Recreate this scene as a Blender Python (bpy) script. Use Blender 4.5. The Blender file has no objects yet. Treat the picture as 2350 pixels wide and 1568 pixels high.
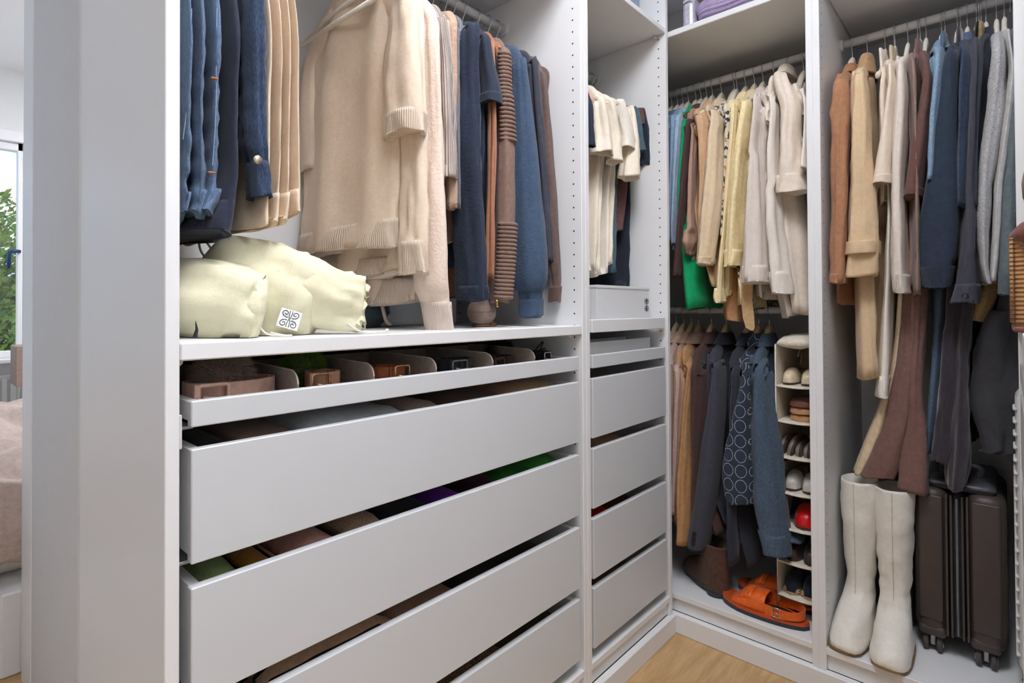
import bpy, bmesh, math, random
from mathutils import Vector, Matrix, noise

# ------------------------------------------------------------------ camera
F_PX, PPY = 1255.82, 696.13
CAM = Vector((-0.2341, -0.8434, 1.0878))
yaw, pit, rol = 0.7348, 0.0112, -0.0055
fw = Vector((math.cos(yaw) * math.cos(pit), math.sin(yaw) * math.cos(pit), math.sin(pit)))
rt = Vector((math.sin(yaw), -math.cos(yaw), 0)); up = rt.cross(fw)
R_ = rt * math.cos(rol) + up * math.sin(rol); U_ = up * math.cos(rol) - rt * math.sin(rol)
scene = bpy.context.scene
COL = scene.collection
cd = bpy.data.cameras.new('camera'); cam = bpy.data.objects.new('camera', cd); COL.objects.link(cam)
cam.matrix_world = Matrix(((R_.x, U_.x, -fw.x, CAM.x), (R_.y, U_.y, -fw.y, CAM.y), (R_.z, U_.z, -fw.z, CAM.z), (0, 0, 0, 1)))
cd.sensor_fit = 'HORIZONTAL'; cd.sensor_width = 36; cd.lens = 36 * F_PX / 2350
cd.shift_y = -(784 - PPY) / 2350; cd.clip_start = 0.02
scene.camera = cam

# ------------------------------------------------------------------ sky, exposure
scene.view_settings.view_transform = 'Standard'; scene.view_settings.look = 'None'
scene.view_settings.exposure = 0.24; scene.view_settings.gamma = 1.0; scene.view_settings.use_curve_mapping = False
w = bpy.data.worlds.new('sky'); scene.world = w; w.use_nodes = True
nt = w.node_tree; nt.nodes.clear()
wo = nt.nodes.new('ShaderNodeOutputWorld'); bg = nt.nodes.new('ShaderNodeBackground')
tc = nt.nodes.new('ShaderNodeTexCoord'); nz = nt.nodes.new('ShaderNodeTexNoise'); cr = nt.nodes.new('ShaderNodeValToRGB')
nz.inputs['Scale'].default_value = 5; nz.inputs['Detail'].default_value = 5
cr.color_ramp.elements[0].position = .43; cr.color_ramp.elements[0].color = (.36, .60, .95, 1)
cr.color_ramp.elements[1].position = .63; cr.color_ramp.elements[1].color = (.97, .985, 1, 1)
nt.links.new(tc.outputs['Generated'], nz.inputs['Vector']); nt.links.new(nz.outputs['Fac'], cr.inputs['Fac'])
nt.links.new(cr.outputs['Color'], bg.inputs['Color']); nt.links.new(bg.outputs[0], wo.inputs[0])
bg.inputs['Strength'].default_value = 1.1

# ------------------------------------------------------------------ helpers
def point(px, py, x=None, y=None, z=None):
    """a pixel of the photograph carried onto the plane x=, y= or z="""
    d = fw + R_ * ((px - 1175) / F_PX) + U_ * ((PPY - py) / F_PX)
    t = (x - CAM.x) / d.x if x is not None else (y - CAM.y) / d.y if y is not None else (z - CAM.z) / d.z
    return CAM + d * t

def lin(c):
    c = c / 255
    return c / 12.92 if c <= .04045 else ((c + .055) / 1.055) ** 2.4
def rgb(r, g, b): return (lin(r), lin(g), lin(b), 1)

MATS = {}
def mat(name, col, rough=.6, kind='plain', spec=.4, metal=0., bump=.3, scale=1., var=.12, col2=None, sheen=0., coat=0.):
    if name in MATS: return MATS[name]
    m = bpy.data.materials.new(name); m.use_nodes = True; MATS[name] = m
    t = m.node_tree; b = t.nodes['Principled BSDF']
    b.inputs['Roughness'].default_value = rough; b.inputs['Specular IOR Level'].default_value = spec
    b.inputs['Metallic'].default_value = metal
    b.inputs['Sheen Weight'].default_value = sheen; b.inputs['Sheen Roughness'].default_value = .5
    b.inputs['Coat Weight'].default_value = coat; b.inputs['Coat Roughness'].default_value = .15
    N = t.nodes.new; L = t.links.new
    tcn = N('ShaderNodeTexCoord'); mp = N('ShaderNodeMapping'); L(tcn.outputs['Object'], mp.inputs['Vector'])
    n1 = N('ShaderNodeTexNoise'); n1.inputs['Scale'].default_value = 75 * scale; n1.inputs['Detail'].default_value = 7; n1.inputs['Roughness'].default_value = .62
    L(mp.outputs[0], n1.inputs['Vector'])
    mx = N('ShaderNodeMix'); mx.data_type = 'RGBA'
    c2 = col2 or tuple([max(0, c * (1 - var * 2.2)) for c in col[:3]] + [1]); c1 = tuple([min(1, c * (1 + var * .9)) for c in col[:3]] + [1])
    if col2: c1 = col
    mx.inputs[6].default_value = c2; mx.inputs[7].default_value = c1
    rp = N('ShaderNodeMapRange'); rp.inputs[1].default_value = .32; rp.inputs[2].default_value = .68
    L(n1.outputs['Fac'], rp.inputs[0]); L(rp.outputs[0], mx.inputs[0]); L(mx.outputs[2], b.inputs['Base Color'])
    bp = N('ShaderNodeBump'); bp.inputs['Strength'].default_value = bump; bp.inputs['Distance'].default_value = .002
    src = None
    if kind == 'plain':
        n2 = N('ShaderNodeTexNoise'); n2.inputs['Scale'].default_value = 420 * scale; n2.inputs['Detail'].default_value = 3
        L(mp.outputs[0], n2.inputs['Vector']); src = n2.outputs['Fac']
    elif kind in ('rib', 'zrib'):
        k = N('ShaderNodeMath'); k.operation = 'MULTIPLY'; sp = N('ShaderNodeSeparateXYZ')
        if kind == 'rib':
            L(tcn.outputs['UV'], sp.inputs[0]); L(sp.outputs[0], k.inputs[0]); k.inputs[1].default_value = round(60 * scale) * 2 * math.pi
        else:
            L(mp.outputs[0], sp.inputs[0]); L(sp.outputs[2], k.inputs[0]); k.inputs[1].default_value = 700 * scale
        si = N('ShaderNodeMath'); si.operation = 'SINE'; L(k.outputs[0], si.inputs[0]); src = si.outputs[0]
        mr = N('ShaderNodeMapRange'); mr.inputs[1].default_value = -1; mr.inputs[2].default_value = 1
        mr.inputs[3].default_value = .80; mr.inputs[4].default_value = 1.04; L(src, mr.inputs[0])
        mm = N('ShaderNodeMix'); mm.data_type = 'RGBA'; mm.blend_type = 'MULTIPLY'; mm.inputs[0].default_value = 1
        L(mx.outputs[2], mm.inputs[6]); L(mr.outputs[0], mm.inputs[7]); L(mm.outputs[2], b.inputs['Base Color'])
    elif kind == 'fuzzy':
        n2 = N('ShaderNodeTexNoise'); n2.inputs['Scale'].default_value = 170 * scale; n2.inputs['Detail'].default_value = 5
        L(mp.outputs[0], n2.inputs['Vector']); src = n2.outputs['Fac']; bp.inputs['Distance'].default_value = .004
    elif kind == 'denim':
        mp.inputs['Scale'].default_value = (1, 1, .22)
        n2 = N('ShaderNodeTexNoise'); n2.inputs['Scale'].default_value = 600; n2.inputs['Detail'].default_value = 3
        L(mp.outputs[0], n2.inputs['Vector']); src = n2.outputs['Fac']
        m3 = N('ShaderNodeMix'); m3.data_type = 'RGBA'; m3.inputs[7].default_value = tuple([min(1, c * 1.9 + .05) for c in col[:3]] + [1])
        r3 = N('ShaderNodeMapRange'); r3.inputs[1].default_value = .45; r3.inputs[2].default_value = .75; r3.inputs[4].default_value = .55
        L(src, r3.inputs[0]); L(r3.outputs[0], m3.inputs[0]); L(mx.outputs[2], m3.inputs[6]); L(m3.outputs[2], b.inputs['Base Color'])
    elif kind == 'wood':
        mp.inputs['Scale'].default_value = (1.2, 9, 1) ; mp.inputs['Rotation'].default_value = (0, 0, math.radians(46))
        n1.inputs['Scale'].default_value = 5; n1.inputs['Detail'].default_value = 9; n1.inputs['Distortion'].default_value = .6
        src = n1.outputs['Fac']
    elif kind == 'circles':
        sp = N('ShaderNodeSeparateXYZ'); L(tcn.outputs['Object'], sp.inputs[0])
        def M(op, a, bb=None):
            q = N('ShaderNodeMath'); q.operation = op
            for i, v in enumerate((a, bb)):
                if v is None: continue
                if isinstance(v, (int, float)): q.inputs[i].default_value = v
                else: L(v, q.inputs[i])
            return q.outputs[0]
        u = M('MULTIPLY', sp.outputs[1], 26.); v = M('MULTIPLY', sp.outputs[2], 21.)
        fu = M('SUBTRACT', M('FRACT', u), .5); fv = M('SUBTRACT', M('FRACT', v), .5)
        rr = M('SQRT', M('ADD', M('MULTIPLY', fu, fu), M('MULTIPLY', fv, fv)))
        ring = M('LESS_THAN', M('ABSOLUTE', M('SUBTRACT', rr, .42)), .02)
        dash = M('GREATER_THAN', M('SINE', M('MULTIPLY', M('ARCTAN2', fu, fv), 22.)), -.2)
        fac = M('MULTIPLY', ring, dash)
        mm = N('ShaderNodeMix'); mm.data_type = 'RGBA'; mm.inputs[7].default_value = (.75, .76, .78, 1)
        L(fac, mm.inputs[0]); L(mx.outputs[2], mm.inputs[6]); L(mm.outputs[2], b.inputs['Base Color']); src = n1.outputs['Fac']
    elif kind == 'floral':
        vo = N('ShaderNodeTexVoronoi'); vo.inputs['Scale'].default_value = 95; L(mp.outputs[0], vo.inputs['Vector'])
        r2 = N('ShaderNodeValToRGB'); e = r2.color_ramp.elements; r2.color_ramp.interpolation = 'CONSTANT'
        e[0].position = 0; e[0].color = rgb(232, 224, 210); e[1].position = .42; e[1].color = rgb(60, 70, 82)
        for p_, c_ in ((.62, rgb(225, 215, 195)), (.8, rgb(200, 150, 90)), (.9, rgb(110, 120, 70))):
            q = e.new(p_); q.color = c_
        sp = N('ShaderNodeSeparateColor'); L(vo.outputs['Color'], sp.inputs[0]); L(sp.outputs[0], r2.inputs[0])
        L(r2.outputs[0], b.inputs['Base Color']); src = n1.outputs['Fac']
    elif kind == 'stripe':
        sp = N('ShaderNodeSeparateXYZ'); L(mp.outputs[0], sp.inputs[0])
        wv = N('ShaderNodeTexWave'); wv.inputs['Scale'].default_value = 9; wv.inputs['Distortion'].default_value = .9; wv.bands_direction = 'Y'
        L(mp.outputs[0], wv.inputs['Vector'])
        mm = N('ShaderNodeMix'); mm.data_type = 'RGBA'; mm.inputs[7].default_value = rgb(28, 28, 32)
        gt = N('ShaderNodeMath'); gt.operation = 'GREATER_THAN'; gt.inputs[1].default_value = .82
        L(wv.outputs['Fac'], gt.inputs[0]); L(gt.outputs[0], mm.inputs[0]); L(mx.outputs[2], mm.inputs[6]); L(mm.outputs[2], b.inputs['Base Color'])
        src = n1.outputs['Fac']
    elif kind == 'smooth':
        src = None
    if src is not None:
        L(src, bp.inputs['Height']); L(bp.outputs[0], b.inputs['Normal'])
    return m

def emit(name, col, s):
    m = bpy.data.materials.new(name); m.use_nodes = True; t = m.node_tree
    b = t.nodes['Principled BSDF']; b.inputs['Emission Color'].default_value = col; b.inputs['Emission Strength'].default_value = s
    b.inputs['Base Color'].default_value = col
    return m

WHITE = mat('white melamine', rgb(236, 236, 236), .42, 'smooth', var=.001)
WALL = mat('white wall paint', rgb(228, 228, 227), .7, 'plain', bump=.05, var=.01, scale=.4)
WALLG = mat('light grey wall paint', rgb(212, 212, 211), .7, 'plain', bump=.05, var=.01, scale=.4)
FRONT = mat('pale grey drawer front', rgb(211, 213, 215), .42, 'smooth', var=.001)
CEIL = mat('white ceiling paint', rgb(240, 240, 239), .8, 'plain', bump=.03, var=.005)
CHROME = mat('chrome', rgb(200, 200, 202), .18, 'smooth', metal=1., var=.02)
STEEL = mat('brushed steel', rgb(160, 162, 165), .35, 'smooth', metal=1., var=.05)
RAILM = mat('white lacquered steel', rgb(222, 222, 221), .35, 'smooth', var=.01)
DARK = mat('dark peg hole', rgb(25, 25, 25), .9, 'smooth', var=.01)
PLAST = mat('white plastic', rgb(224, 224, 222), .3, 'smooth', var=.01)
BRASS = mat('brass', rgb(205, 165, 90), .25, 'smooth', metal=1., var=.05)
OAK = mat('oak floor', rgb(214, 178, 130), .45, 'wood', bump=.08, col2=rgb(184, 144, 98))

def empty(name, loc):
    o = bpy.data.objects.new(name, None); COL.objects.link(o); o.location = loc; o.empty_display_size = .02
    return o
WLOC = {}
def obj(name, bm, m, parent=None, smooth=False, loc=None):
    """one mesh object; bm holds world coordinates"""
    me = bpy.data.meshes.new(name)
    base = Vector(loc) if loc is not None else (WLOC[parent] if parent else Vector((0, 0, 0)))
    if base.length: bmesh.ops.translate(bm, verts=bm.verts, vec=-base)
    bm.to_mesh(me); bm.free()
    if smooth:
        for p in me.polygons: p.use_smooth = True
    me.materials.append(m)
    o = bpy.data.objects.new(name, me); COL.objects.link(o)
    if parent:
        o.parent = parent; o.location = base - WLOC[parent]
    else: o.location = base
    WLOC[o] = base
    return o
def tag(o, label=None, cat=None, group=None, kind=None):
    for k, v in (('label', label), ('category', cat), ('group', group), ('kind', kind)):
        if v: o[k] = v
    return o
def thing(name, label, cat, loc, group=None):
    o = empty(name, loc); WLOC[o] = Vector(loc)
    return tag(o, label, cat, group)

def cube(bm, x0, x1, y0, y1, z0, z1, bev=0., seg=1):
    vs = [bm.verts.new((x, y, z)) for x in (x0, x1) for y in (y0, y1) for z in (z0, z1)]
    fs = [bm.faces.new([vs[i] for i in q]) for q in ((0, 1, 3, 2), (4, 6, 7, 5), (0, 4, 5, 1), (2, 3, 7, 6), (0, 2, 6, 4), (1, 5, 7, 3))]
    if bev: bmesh.ops.bevel(bm, geom=list({e for f in fs for e in f.edges}), offset=bev, segments=seg, profile=.5, affect='EDGES')
def boxm(*a, bev=.0012, seg=1):
    bm = bmesh.new(); cube(bm, *a, bev=bev, seg=seg); bmesh.ops.recalc_face_normals(bm, faces=bm.faces); return bm
def loft(bm, rings, cap0=True, cap1=True, closed=True):
    V = [[bm.verts.new(p) for p in r] for r in rings]
    n = len(V[0])
    for i in range(len(V) - 1):
        for j in range(n if closed else n - 1):
            k = (j + 1) % n
            try: bm.faces.new((V[i][j], V[i][k], V[i + 1][k], V[i + 1][j]))
            except ValueError: pass
    if cap0: bm.faces.new(list(reversed(V[0])))
    if cap1: bm.faces.new(V[-1])
    return V
def fin(bm):
    bmesh.ops.recalc_face_normals(bm, faces=bm.faces); return bm
def cat(pts, n):
    """Catmull-Rom resample of a list of tuples to n samples"""
    P = [Vector(p) if len(p) <= 4 else p for p in pts]; m = len(pts) - 1; out = []
    for i in range(n):
        t = i / (n - 1) * m; k = min(int(t), m - 1); u = t - k
        p0 = pts[max(k - 1, 0)]; p1 = pts[k]; p2 = pts[k + 1]; p3 = pts[min(k + 2, m)]
        out.append(tuple(.5 * (2 * b + (c - a) * u + (2 * a - 5 * b + 4 * c - d) * u * u + (3 * b - a - 3 * c + d) * u ** 3) for a, b, c, d in zip(p0, p1, p2, p3)))
    return out
def tube(bm, pts, r, n=8, close=False):
    pts = [Vector(p) for p in pts]; rings = []; ref = None
    for i, p in enumerate(pts):
        if close: t = pts[(i + 1) % len(pts)] - pts[i - 1]
        else: t = pts[min(i + 1, len(pts) - 1)] - pts[max(i - 1, 0)]
        t.normalize()
        if ref is None:
            ref = Vector((0, 0, 1)) if abs(t.z) < .9 else Vector((1, 0, 0))
        a = (ref - t * ref.dot(t)).normalized(); b = t.cross(a); ref = a
        rr = r[i] if isinstance(r, (list, tuple)) else r
        rings.append([p + (a * math.cos(q) + b * math.sin(q)) * rr for q in [2 * math.pi * k / n for k in range(n)]])
    if close: rings.append(rings[0])
    loft(bm, rings, not close, not close)
def tubem(pts, r, n=8, close=False):
    bm = bmesh.new(); tube(bm, pts, r, n, close)
    if close: bmesh.ops.remove_doubles(bm, verts=bm.verts, dist=1e-6)
    return fin(bm)
def lathe(bm, prof, c, n=20, axis='z'):
    rings = []
    for r, h in prof:
        ring = []
        for k in range(n):
            q = 2 * math.pi * k / n; a, b = r * math.cos(q), r * math.sin(q)
            ring.append(Vector(c) + Vector((a, b, h) if axis == 'z' else (h, a, b) if axis == 'x' else (b, h, a)))
        rings.append(ring)
    loft(bm, rings)
def lathem(prof, c, n=20, axis='z'):
    bm = bmesh.new(); lathe(bm, prof, c, n, axis); return fin(bm)
def nz3(x, y, z): return noise.noise(Vector((x, y, z)))

# ------------------------------------------------------------------ the room
def struct(name, bm, m):
    return tag(obj(name, bm, m), kind='structure')
CZ = 2.62
struct('floor', boxm(-2.6, 2.3, -1.6, 4.0, -.03, 0, bev=0), OAK)
struct('ceiling', boxm(-2.6, 2.3, -1.6, 4.0, CZ, CZ + .05, bev=0), CEIL)
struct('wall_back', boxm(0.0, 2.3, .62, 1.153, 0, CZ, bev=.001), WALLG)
struct('trim_1', boxm(-.002, .06, 1.155, 1.33, 0, CZ, bev=.002), WHITE)
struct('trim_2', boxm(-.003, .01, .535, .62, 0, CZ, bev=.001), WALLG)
struct('wall_left_blocker', boxm(-2.7, -2.6, -1.7, 1.0, 0, CZ, bev=0), WALL)  # unseen wall, added and cut short to limit light from the left
struct('wall_entrance_blocker', boxm(-2.6, .45, -1.7, -1.6, 0, CZ, bev=0), WALL)  # unseen wall added behind the camera to cut light on the drawer fronts
struct('wall_right', boxm(2.12, 2.3, -1.5, .62, 0, CZ, bev=0), WALL)
struct('wall_bedroom_side', boxm(1.25, 1.35, 1.155, 3.8, 0, CZ, bev=0), WALL)
WX0, WX1, WZ0, WZ1 = -1.15, .262, .80, 2.16
bmw = bmesh.new()
cube(bmw, -2.6, WX0, 3.8, 3.9, 0, CZ); cube(bmw, WX1, 1.35, 3.8, 3.9, 0, CZ)
cube(bmw, WX0, WX1, 3.8, 3.9, 0, WZ0); cube(bmw, WX0, WX1, 3.8, 3.9, WZ1, CZ)
struct('wall_bedroom_far', bmw, WALL)
# window
wn = struct('window_1', boxm(WX0 - .06, WX1 + .08, 3.77, 3.8, WZ1, WZ1 + .07, bev=.004), WHITE)
for a in ((WX0, WX1, 3.80, 3.86, WZ0, WZ0 + .045), (WX0, WX1, 3.80, 3.86, WZ1 - .05, WZ1), (WX1 - .028, WX1, 3.80, 3.86, WZ0, WZ1), (WX0, WX0 + .028, 3.8, 3.86, WZ0, WZ1)):
    obj('window_frame', boxm(*a, bev=.004), WHITE, wn)
obj('window_sill', boxm(WX0 - .05, WX1 + .06, 3.72, 3.8, WZ0 - .03, WZ0, bev=.006), WHITE, wn)
glass = bpy.data.materials.new('window glass'); glass.use_nodes = True
gt_ = glass.node_tree; gt_.nodes.clear()
o_ = gt_.nodes.new('ShaderNodeOutputMaterial'); t_ = gt_.nodes.new('ShaderNodeBsdfTransparent'); g_ = gt_.nodes.new('ShaderNodeBsdfGlossy'); m_ = gt_.nodes.new('ShaderNodeMixShader')
m_.inputs[0].default_value = .05; g_.inputs['Roughness'].default_value = .02
gt_.links.new(t_.outputs[0], m_.inputs[1]); gt_.links.new(g_.outputs[0], m_.inputs[2]); gt_.links.new(m_.outputs[0], o_.inputs[0])
obj('window_pane', boxm(WX0 + .028, WX1 - .028, 3.828, 3.834, WZ0 + .045, WZ1 - .05, bev=0), glass, wn)
BLUEM = mat('blue grey metal', rgb(52, 78, 120), .35, 'smooth', metal=.6)
hp = point(28, 600, y=3.78)
obj('window_handle', tubem([(WX1 - .02, 3.80, 1.47), (WX1 - .02, 3.77, 1.47), (WX1 - .05, 3.765, 1.472), (WX1 - .068, 3.765, 1.46), (WX1 - .07, 3.765, 1.36)], .011, 8), BLUEM, wn, True)

# ------------------------------------------------------------------ wardrobes
T = .018; ZH = 1.0433; FZ0, FZ1 = .062, 2.42; XF, YC = 1.5106, .3109; Y5 = -.862
def mapA(x0): return lambda u, v: (x0 + u, v)
def mapB(y0): return lambda u, v: (XF + v, y0 - u)
def mapC(x1): return lambda u, v: (x1 - u, Y5 - v)
def ubox(f, u0, u1, v0, v1, z0, z1, bev=.0012):
    a = f(u0, v0); b = f(u1, v1)
    return boxm(min(a[0], b[0]), max(a[0], b[0]), min(a[1], b[1]), max(a[1], b[1]), z0, z1, bev=bev)
def unit(label, f, W, shelves=(), rails=(), D=.56, sup=True):
    c = f(W / 2, D / 2)
    t = thing('wardrobe_unit', label, 'wardrobe', (c[0], c[1], FZ0), 'open white wardrobe units round the corner')
    for u0 in (0, W - T): obj('side_panel', ubox(f, u0, u0 + T, 0, D, FZ0, FZ1), WHITE, t)
    obj('back_panel', ubox(f, T, W - T, D - .012, D, FZ0, FZ1, 0), WHITE, t)
    obj('bottom_panel', ubox(f, T, W - T, 0, D - .012, .109, .127), WHITE, t)
    obj('kick_panel', ubox(f, T, W - T, .012, .028, FZ0, .109), WHITE, t)
    obj('top_panel', ubox(f, T, W - T, 0, D - .012, FZ1 - T, FZ1), WHITE, t)
    for z0, z1, v0 in shelves:
        obj('shelf', ubox(f, T + .001, W - T - .001, v0, D - .013, z0, z1, .002), WHITE, t)
        for u0 in (T, W - T - .014):
            for vv in (.03, D - .06):
                obj('shelf_support', ubox(f, u0, u0 + .014, vv, vv + .012, z0 - .009, z0, .003), PLAST, t)
    for zr in rails:
        a = f(T, .28); b = f(W - T, .28)
        obj('clothes_rail', tubem([(a[0], a[1], zr), (b[0], b[1], zr)], .0125, 16), RAILM, t, True)
        for u0 in (T, W - T - .008):
            q0 = f(u0, .28); q1 = f(u0 + .008, .28)
            obj('rail_bracket', tubem([(q0[0], q0[1], zr), (q1[0], q1[1], zr)], .019, 16), PLAST, t)
    bm = bmesh.new()
    for u0, s in ((T, 1), (W - T, -1)):
        for v in (.0256, D - .075):
            for k in range(-27, 41):
                z = ZH + .032 * k; vs = []
                for q in range(6):
                    an = q * math.pi / 3
                    p = f(u0 + s * .0003, v + .0026 * math.cos(an)); vs.append(bm.verts.new((p[0], p[1], z + .0026 * math.sin(an))))
                bm.faces.new(vs)
    tag(obj('peg_holes', bm, DARK, t), kind='stuff')
    return t
RZ = 1.935; SH = (2.016, 2.034, .0)
w1 = unit('wide white wardrobe with six pull-outs, nearest the bedroom doorway', mapA(0), .998, [SH, (1.019, 1.044, .0)], [RZ])
w2 = unit('narrow white wardrobe with drawers left of the inner corner', mapA(.998), .498, [SH], [RZ])
w3 = unit('narrow white wardrobe with two rails and orange sandals at its foot', mapB(YC), .748, [(2.016, 2.036, .0)], [RZ, 1.08])
w4 = unit('white wardrobe holding long coats, white boots and suitcases', mapB(YC - .748), .498, [(2.016, 2.036, .05)], [RZ])
w5 = unit('white wardrobe at right edge with woven bag on its shelf', mapC(1.458), .998, [SH, (1.019, 1.044, .0)], [])
# skirting boards in front of the wardrobes
struct('baseboard_left', boxm(0, 1.4995, -.0105, .0115, 0, .062, bev=.002), WHITE)
struct('baseboard_corner', boxm(1.50, 1.522, -.862, .0115, 0, .062, bev=.002), WHITE)
struct('baseboard_right', boxm(.46, 1.4995, -.874, -.852, 0, .062, bev=.002), WHITE)

def drawer(t, f, u0, u1, z0, z1, low=0, depth=.50, v0=.002, parts=True):
    bm = bmesh.new(); th = .014
    def add(*a):
        b2 = ubox(f, *a); me = bpy.data.meshes.new('tmp'); b2.to_mesh(me); b2.free(); bm.from_mesh(me); bpy.data.meshes.remove(me)
    zt = z1 - .002
    add(u0 + .003, u0 + .003 + th, v0 + .016, depth, z0 + .006, zt); add(u1 - .003 - th, u1 - .003, v0 + .016, depth, z0 + .006, zt)
    add(u0 + .017, u1 - .017, depth - th, depth, z0 + .006, zt); add(u0 + .017, u1 - .017, v0 + .016, depth - th, z0 + .008, z0 + .014)
    d = obj('drawer', bm, WHITE, t)
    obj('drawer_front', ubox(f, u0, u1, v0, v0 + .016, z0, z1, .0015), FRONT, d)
    for a, b in ((u0 - .014, u0 + .010), (u1 - .010, u1 + .014)):
        obj('runner', ubox(f, a, b, .025, .46, z0 - .006, z0 - .001, .001), STEEL, d)
    return d
DZ = (.734, .541, .349, .160)
trayd = drawer(w1, mapA(0), .033, .965, .925, .9615)
drs1 = [drawer(w1, mapA(0), .033, .965, z, z + .160) for z in DZ]
tr2 = drawer(w2, mapA(.998), .032, .466, .924, .960)
drs2 = [drawer(w2, mapA(.998), .032, .466, z - .002, z + .162) for z in DZ]
# pull-out shelf of the narrow unit
ps = obj('pull_out_shelf', ubox(mapA(.998), .032, .466, .018, .5, 1.024, 1.036), WHITE, w2)
obj('shelf_front', ubox(mapA(.998), .032, .466, .002, .018, 1.022, 1.058, .0015), WHITE, ps)
drawer(w5, mapC(1.458), .033, .965, .925, .9615)
for z in DZ: drawer(w5, mapC(1.458), .033, .965, z, z + .160)
# small white rail cover on the left side panel
obj('runner_cover', boxm(.018, .0215, .001, .02, .897, .945, bev=.0015), PLAST, w1)

# aisle ceiling lamp, and two unseen panels added as fill light
def lamp_or_fill(label, x, y, hw, s):
    lp = thing('ceiling_lamp_or_fill', label, 'lamp', (x, y, CZ))
    obj('frame', boxm(x - hw - .02, x + hw + .02, y - hw - .02, y + hw + .02, CZ - .03, CZ, bev=.004), PLAST, lp)
    obj('diffuser', boxm(x - hw, x + hw, y - hw, y + hw, CZ - .034, CZ - .0302, bev=0), emit('lamp and fill glow', (.965, .985, 1.05, 1), s), lp)
lamp_or_fill('square flush ceiling lamp above the wardrobe aisle', .45, -.60, .25, 24)
lamp_or_fill('square flush ceiling lamp above the dressing room entrance', -.12, -1.08, .35, 10)  # no lamp known here; added in place of flash bounced off the ceiling
lamp_or_fill('square flush ceiling lamp in the bedroom', .92, 2.45, .28, 30)  # added out of view to brighten the bedroom wall and bed

# ------------------------------------------------------------------ garments
def FAB(name, c, kind='plain', **k):
    k.setdefault('rough', .9); k.setdefault('spec', .15); k.setdefault('sheen', .12); k.setdefault('var', .08)
    return mat(name, rgb(*c), kind=kind, **k)
def shell(keys, f, n=26, m=40, seed=0, fold=.006, ff=3, turn=.02, follow=False, ripple=0., sup=2.3, hemw=0., ridge=None, sway=0.):
    """soft tube of cloth. keys: (a, b, z, half_a, half_b) from top to hem; f maps (a, b, z) to the room"""
    K = cat(keys, m); rings = []; rnd = random.Random(seed); ph = [rnd.uniform(0, 6.28) for _ in range(6)]
    Ltot = 0
    for i, (a, b, z, ra, rb) in enumerate(K):
        t = i / (m - 1)
        ra = max(ra, .002); rb = max(rb, .002)
        if follow:
            p = K[max(i - 1, 0)]; q = K[min(i + 1, m - 1)]; ta, tz = q[0] - p[0], q[2] - p[2]; l = math.hypot(ta, tz) or 1
            e = (-tz / l, ta / l)
        else: e = (1., 0.)
        g = min(1, t * 2.2 + .15); fold_ = min(fold, .42 * rb) if follow else fold
        ring = []
        for k in range(n):
            an = 2 * math.pi * k / n; c, s = math.cos(an), math.sin(an)
            d = (abs(c) ** sup + abs(s) ** sup) ** (-1 / sup)
            x, y = c * d * ra, s * d * rb
            # vertical folds that wander down the cloth, and crossing creases
            w1_ = math.sin(ff * an + ph[0] + 2.2 * t * math.sin(ph[1])) * .65 + math.sin((ff * 2 + 1) * an + ph[2] - 3 * t) * .35
            nn = nz3(c * 1.3 + seed * 3.1, s * 1.3 + ph[3], z * 7 + ph[4]) + .5 * nz3(c * 3 + ph[5], s * 3, z * 19 + seed)
            h = fold_ * g * (w1_ * .9 + nn * .9)
            h += fold_ * .9 * (.3 - abs(nz3(c * 1.9 + seed, s * 1.9 + ph[2], z * 13 + .8 * an))) * g
            if ripple: h += ripple * math.sin(z * 150 + 3 * nz3(an, z * 8, seed)) * max(0, nz3(seed, z * 5, 3.3) + .35)
            if ridge and ridge[0] >= z >= ridge[1]: h += .0022 * math.sin((z - ridge[1]) * 2 * math.pi / ridge[2])
            x += c * h * min(1.5, ra / rb) ** .3; y += s * h
            if ra > 3 * rb: y += fold * 1.2 * g * math.sin(x * 32 + ph[1] + 1.5 * t) * min(1, t * 1.4)
            zz = z + (hemw * t ** 6 * math.sin(2 * an + ph[0]) if hemw else 0)
            y += sway * math.sin(t * 5 + ph[0]) * t
            ring.append(f(a + e[0] * x, b + y, zz + e[1] * x))
        rings.append(ring)
    # turned-in hem so the opening reads as cloth with thickness
    last = rings[-1]; cen = sum((Vector(p) for p in last), Vector()) / n
    up_ = Vector(rings[-3][0]) - Vector(last[0]); up_ = up_.normalized() * turn if up_.length else Vector((0, 0, turn))
    rings.append([Vector(p) + (cen - Vector(p)) * .10 for p in last])
    rings.append([Vector(p) + (cen - Vector(p)) * .16 + up_ for p in last])
    bm = bmesh.new(); V = loft(bm, rings); uv = bm.loops.layers.uv.new('UVMap')
    idx = {v: k for r_ in V for k, v in enumerate(r_)}; lev = {v: i for i, r_ in enumerate(V) for v in r_}
    for fc in bm.faces:
        if len(fc.verts) > 4: continue
        ks = [idx[v] for v in fc.verts]; wrap = max(ks) == n - 1 and min(ks) == 0
        for lo in fc.loops:
            k = idx[lo.vert]; lo[uv].uv = ((k + (n if wrap and k == 0 else 0)) / n, lev[lo.vert] / len(V))
    return fin(bm)
def band(keys, f, z0, z1, grow=.0025, n=26, **k):
    """a cuff or hem band that follows the cloth between two heights"""
    K = cat(keys, 60); Ks = [q for q in K if z1 - .004 <= q[2] <= z0 + .004]
    Ks = [(a, b, z, ra + grow, rb + grow) for a, b, z, ra, rb in Ks[::max(1, len(Ks) // 6)] + [Ks[-1]]]
    return shell(Ks, f, n=n, m=9, turn=.006, **k)

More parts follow.
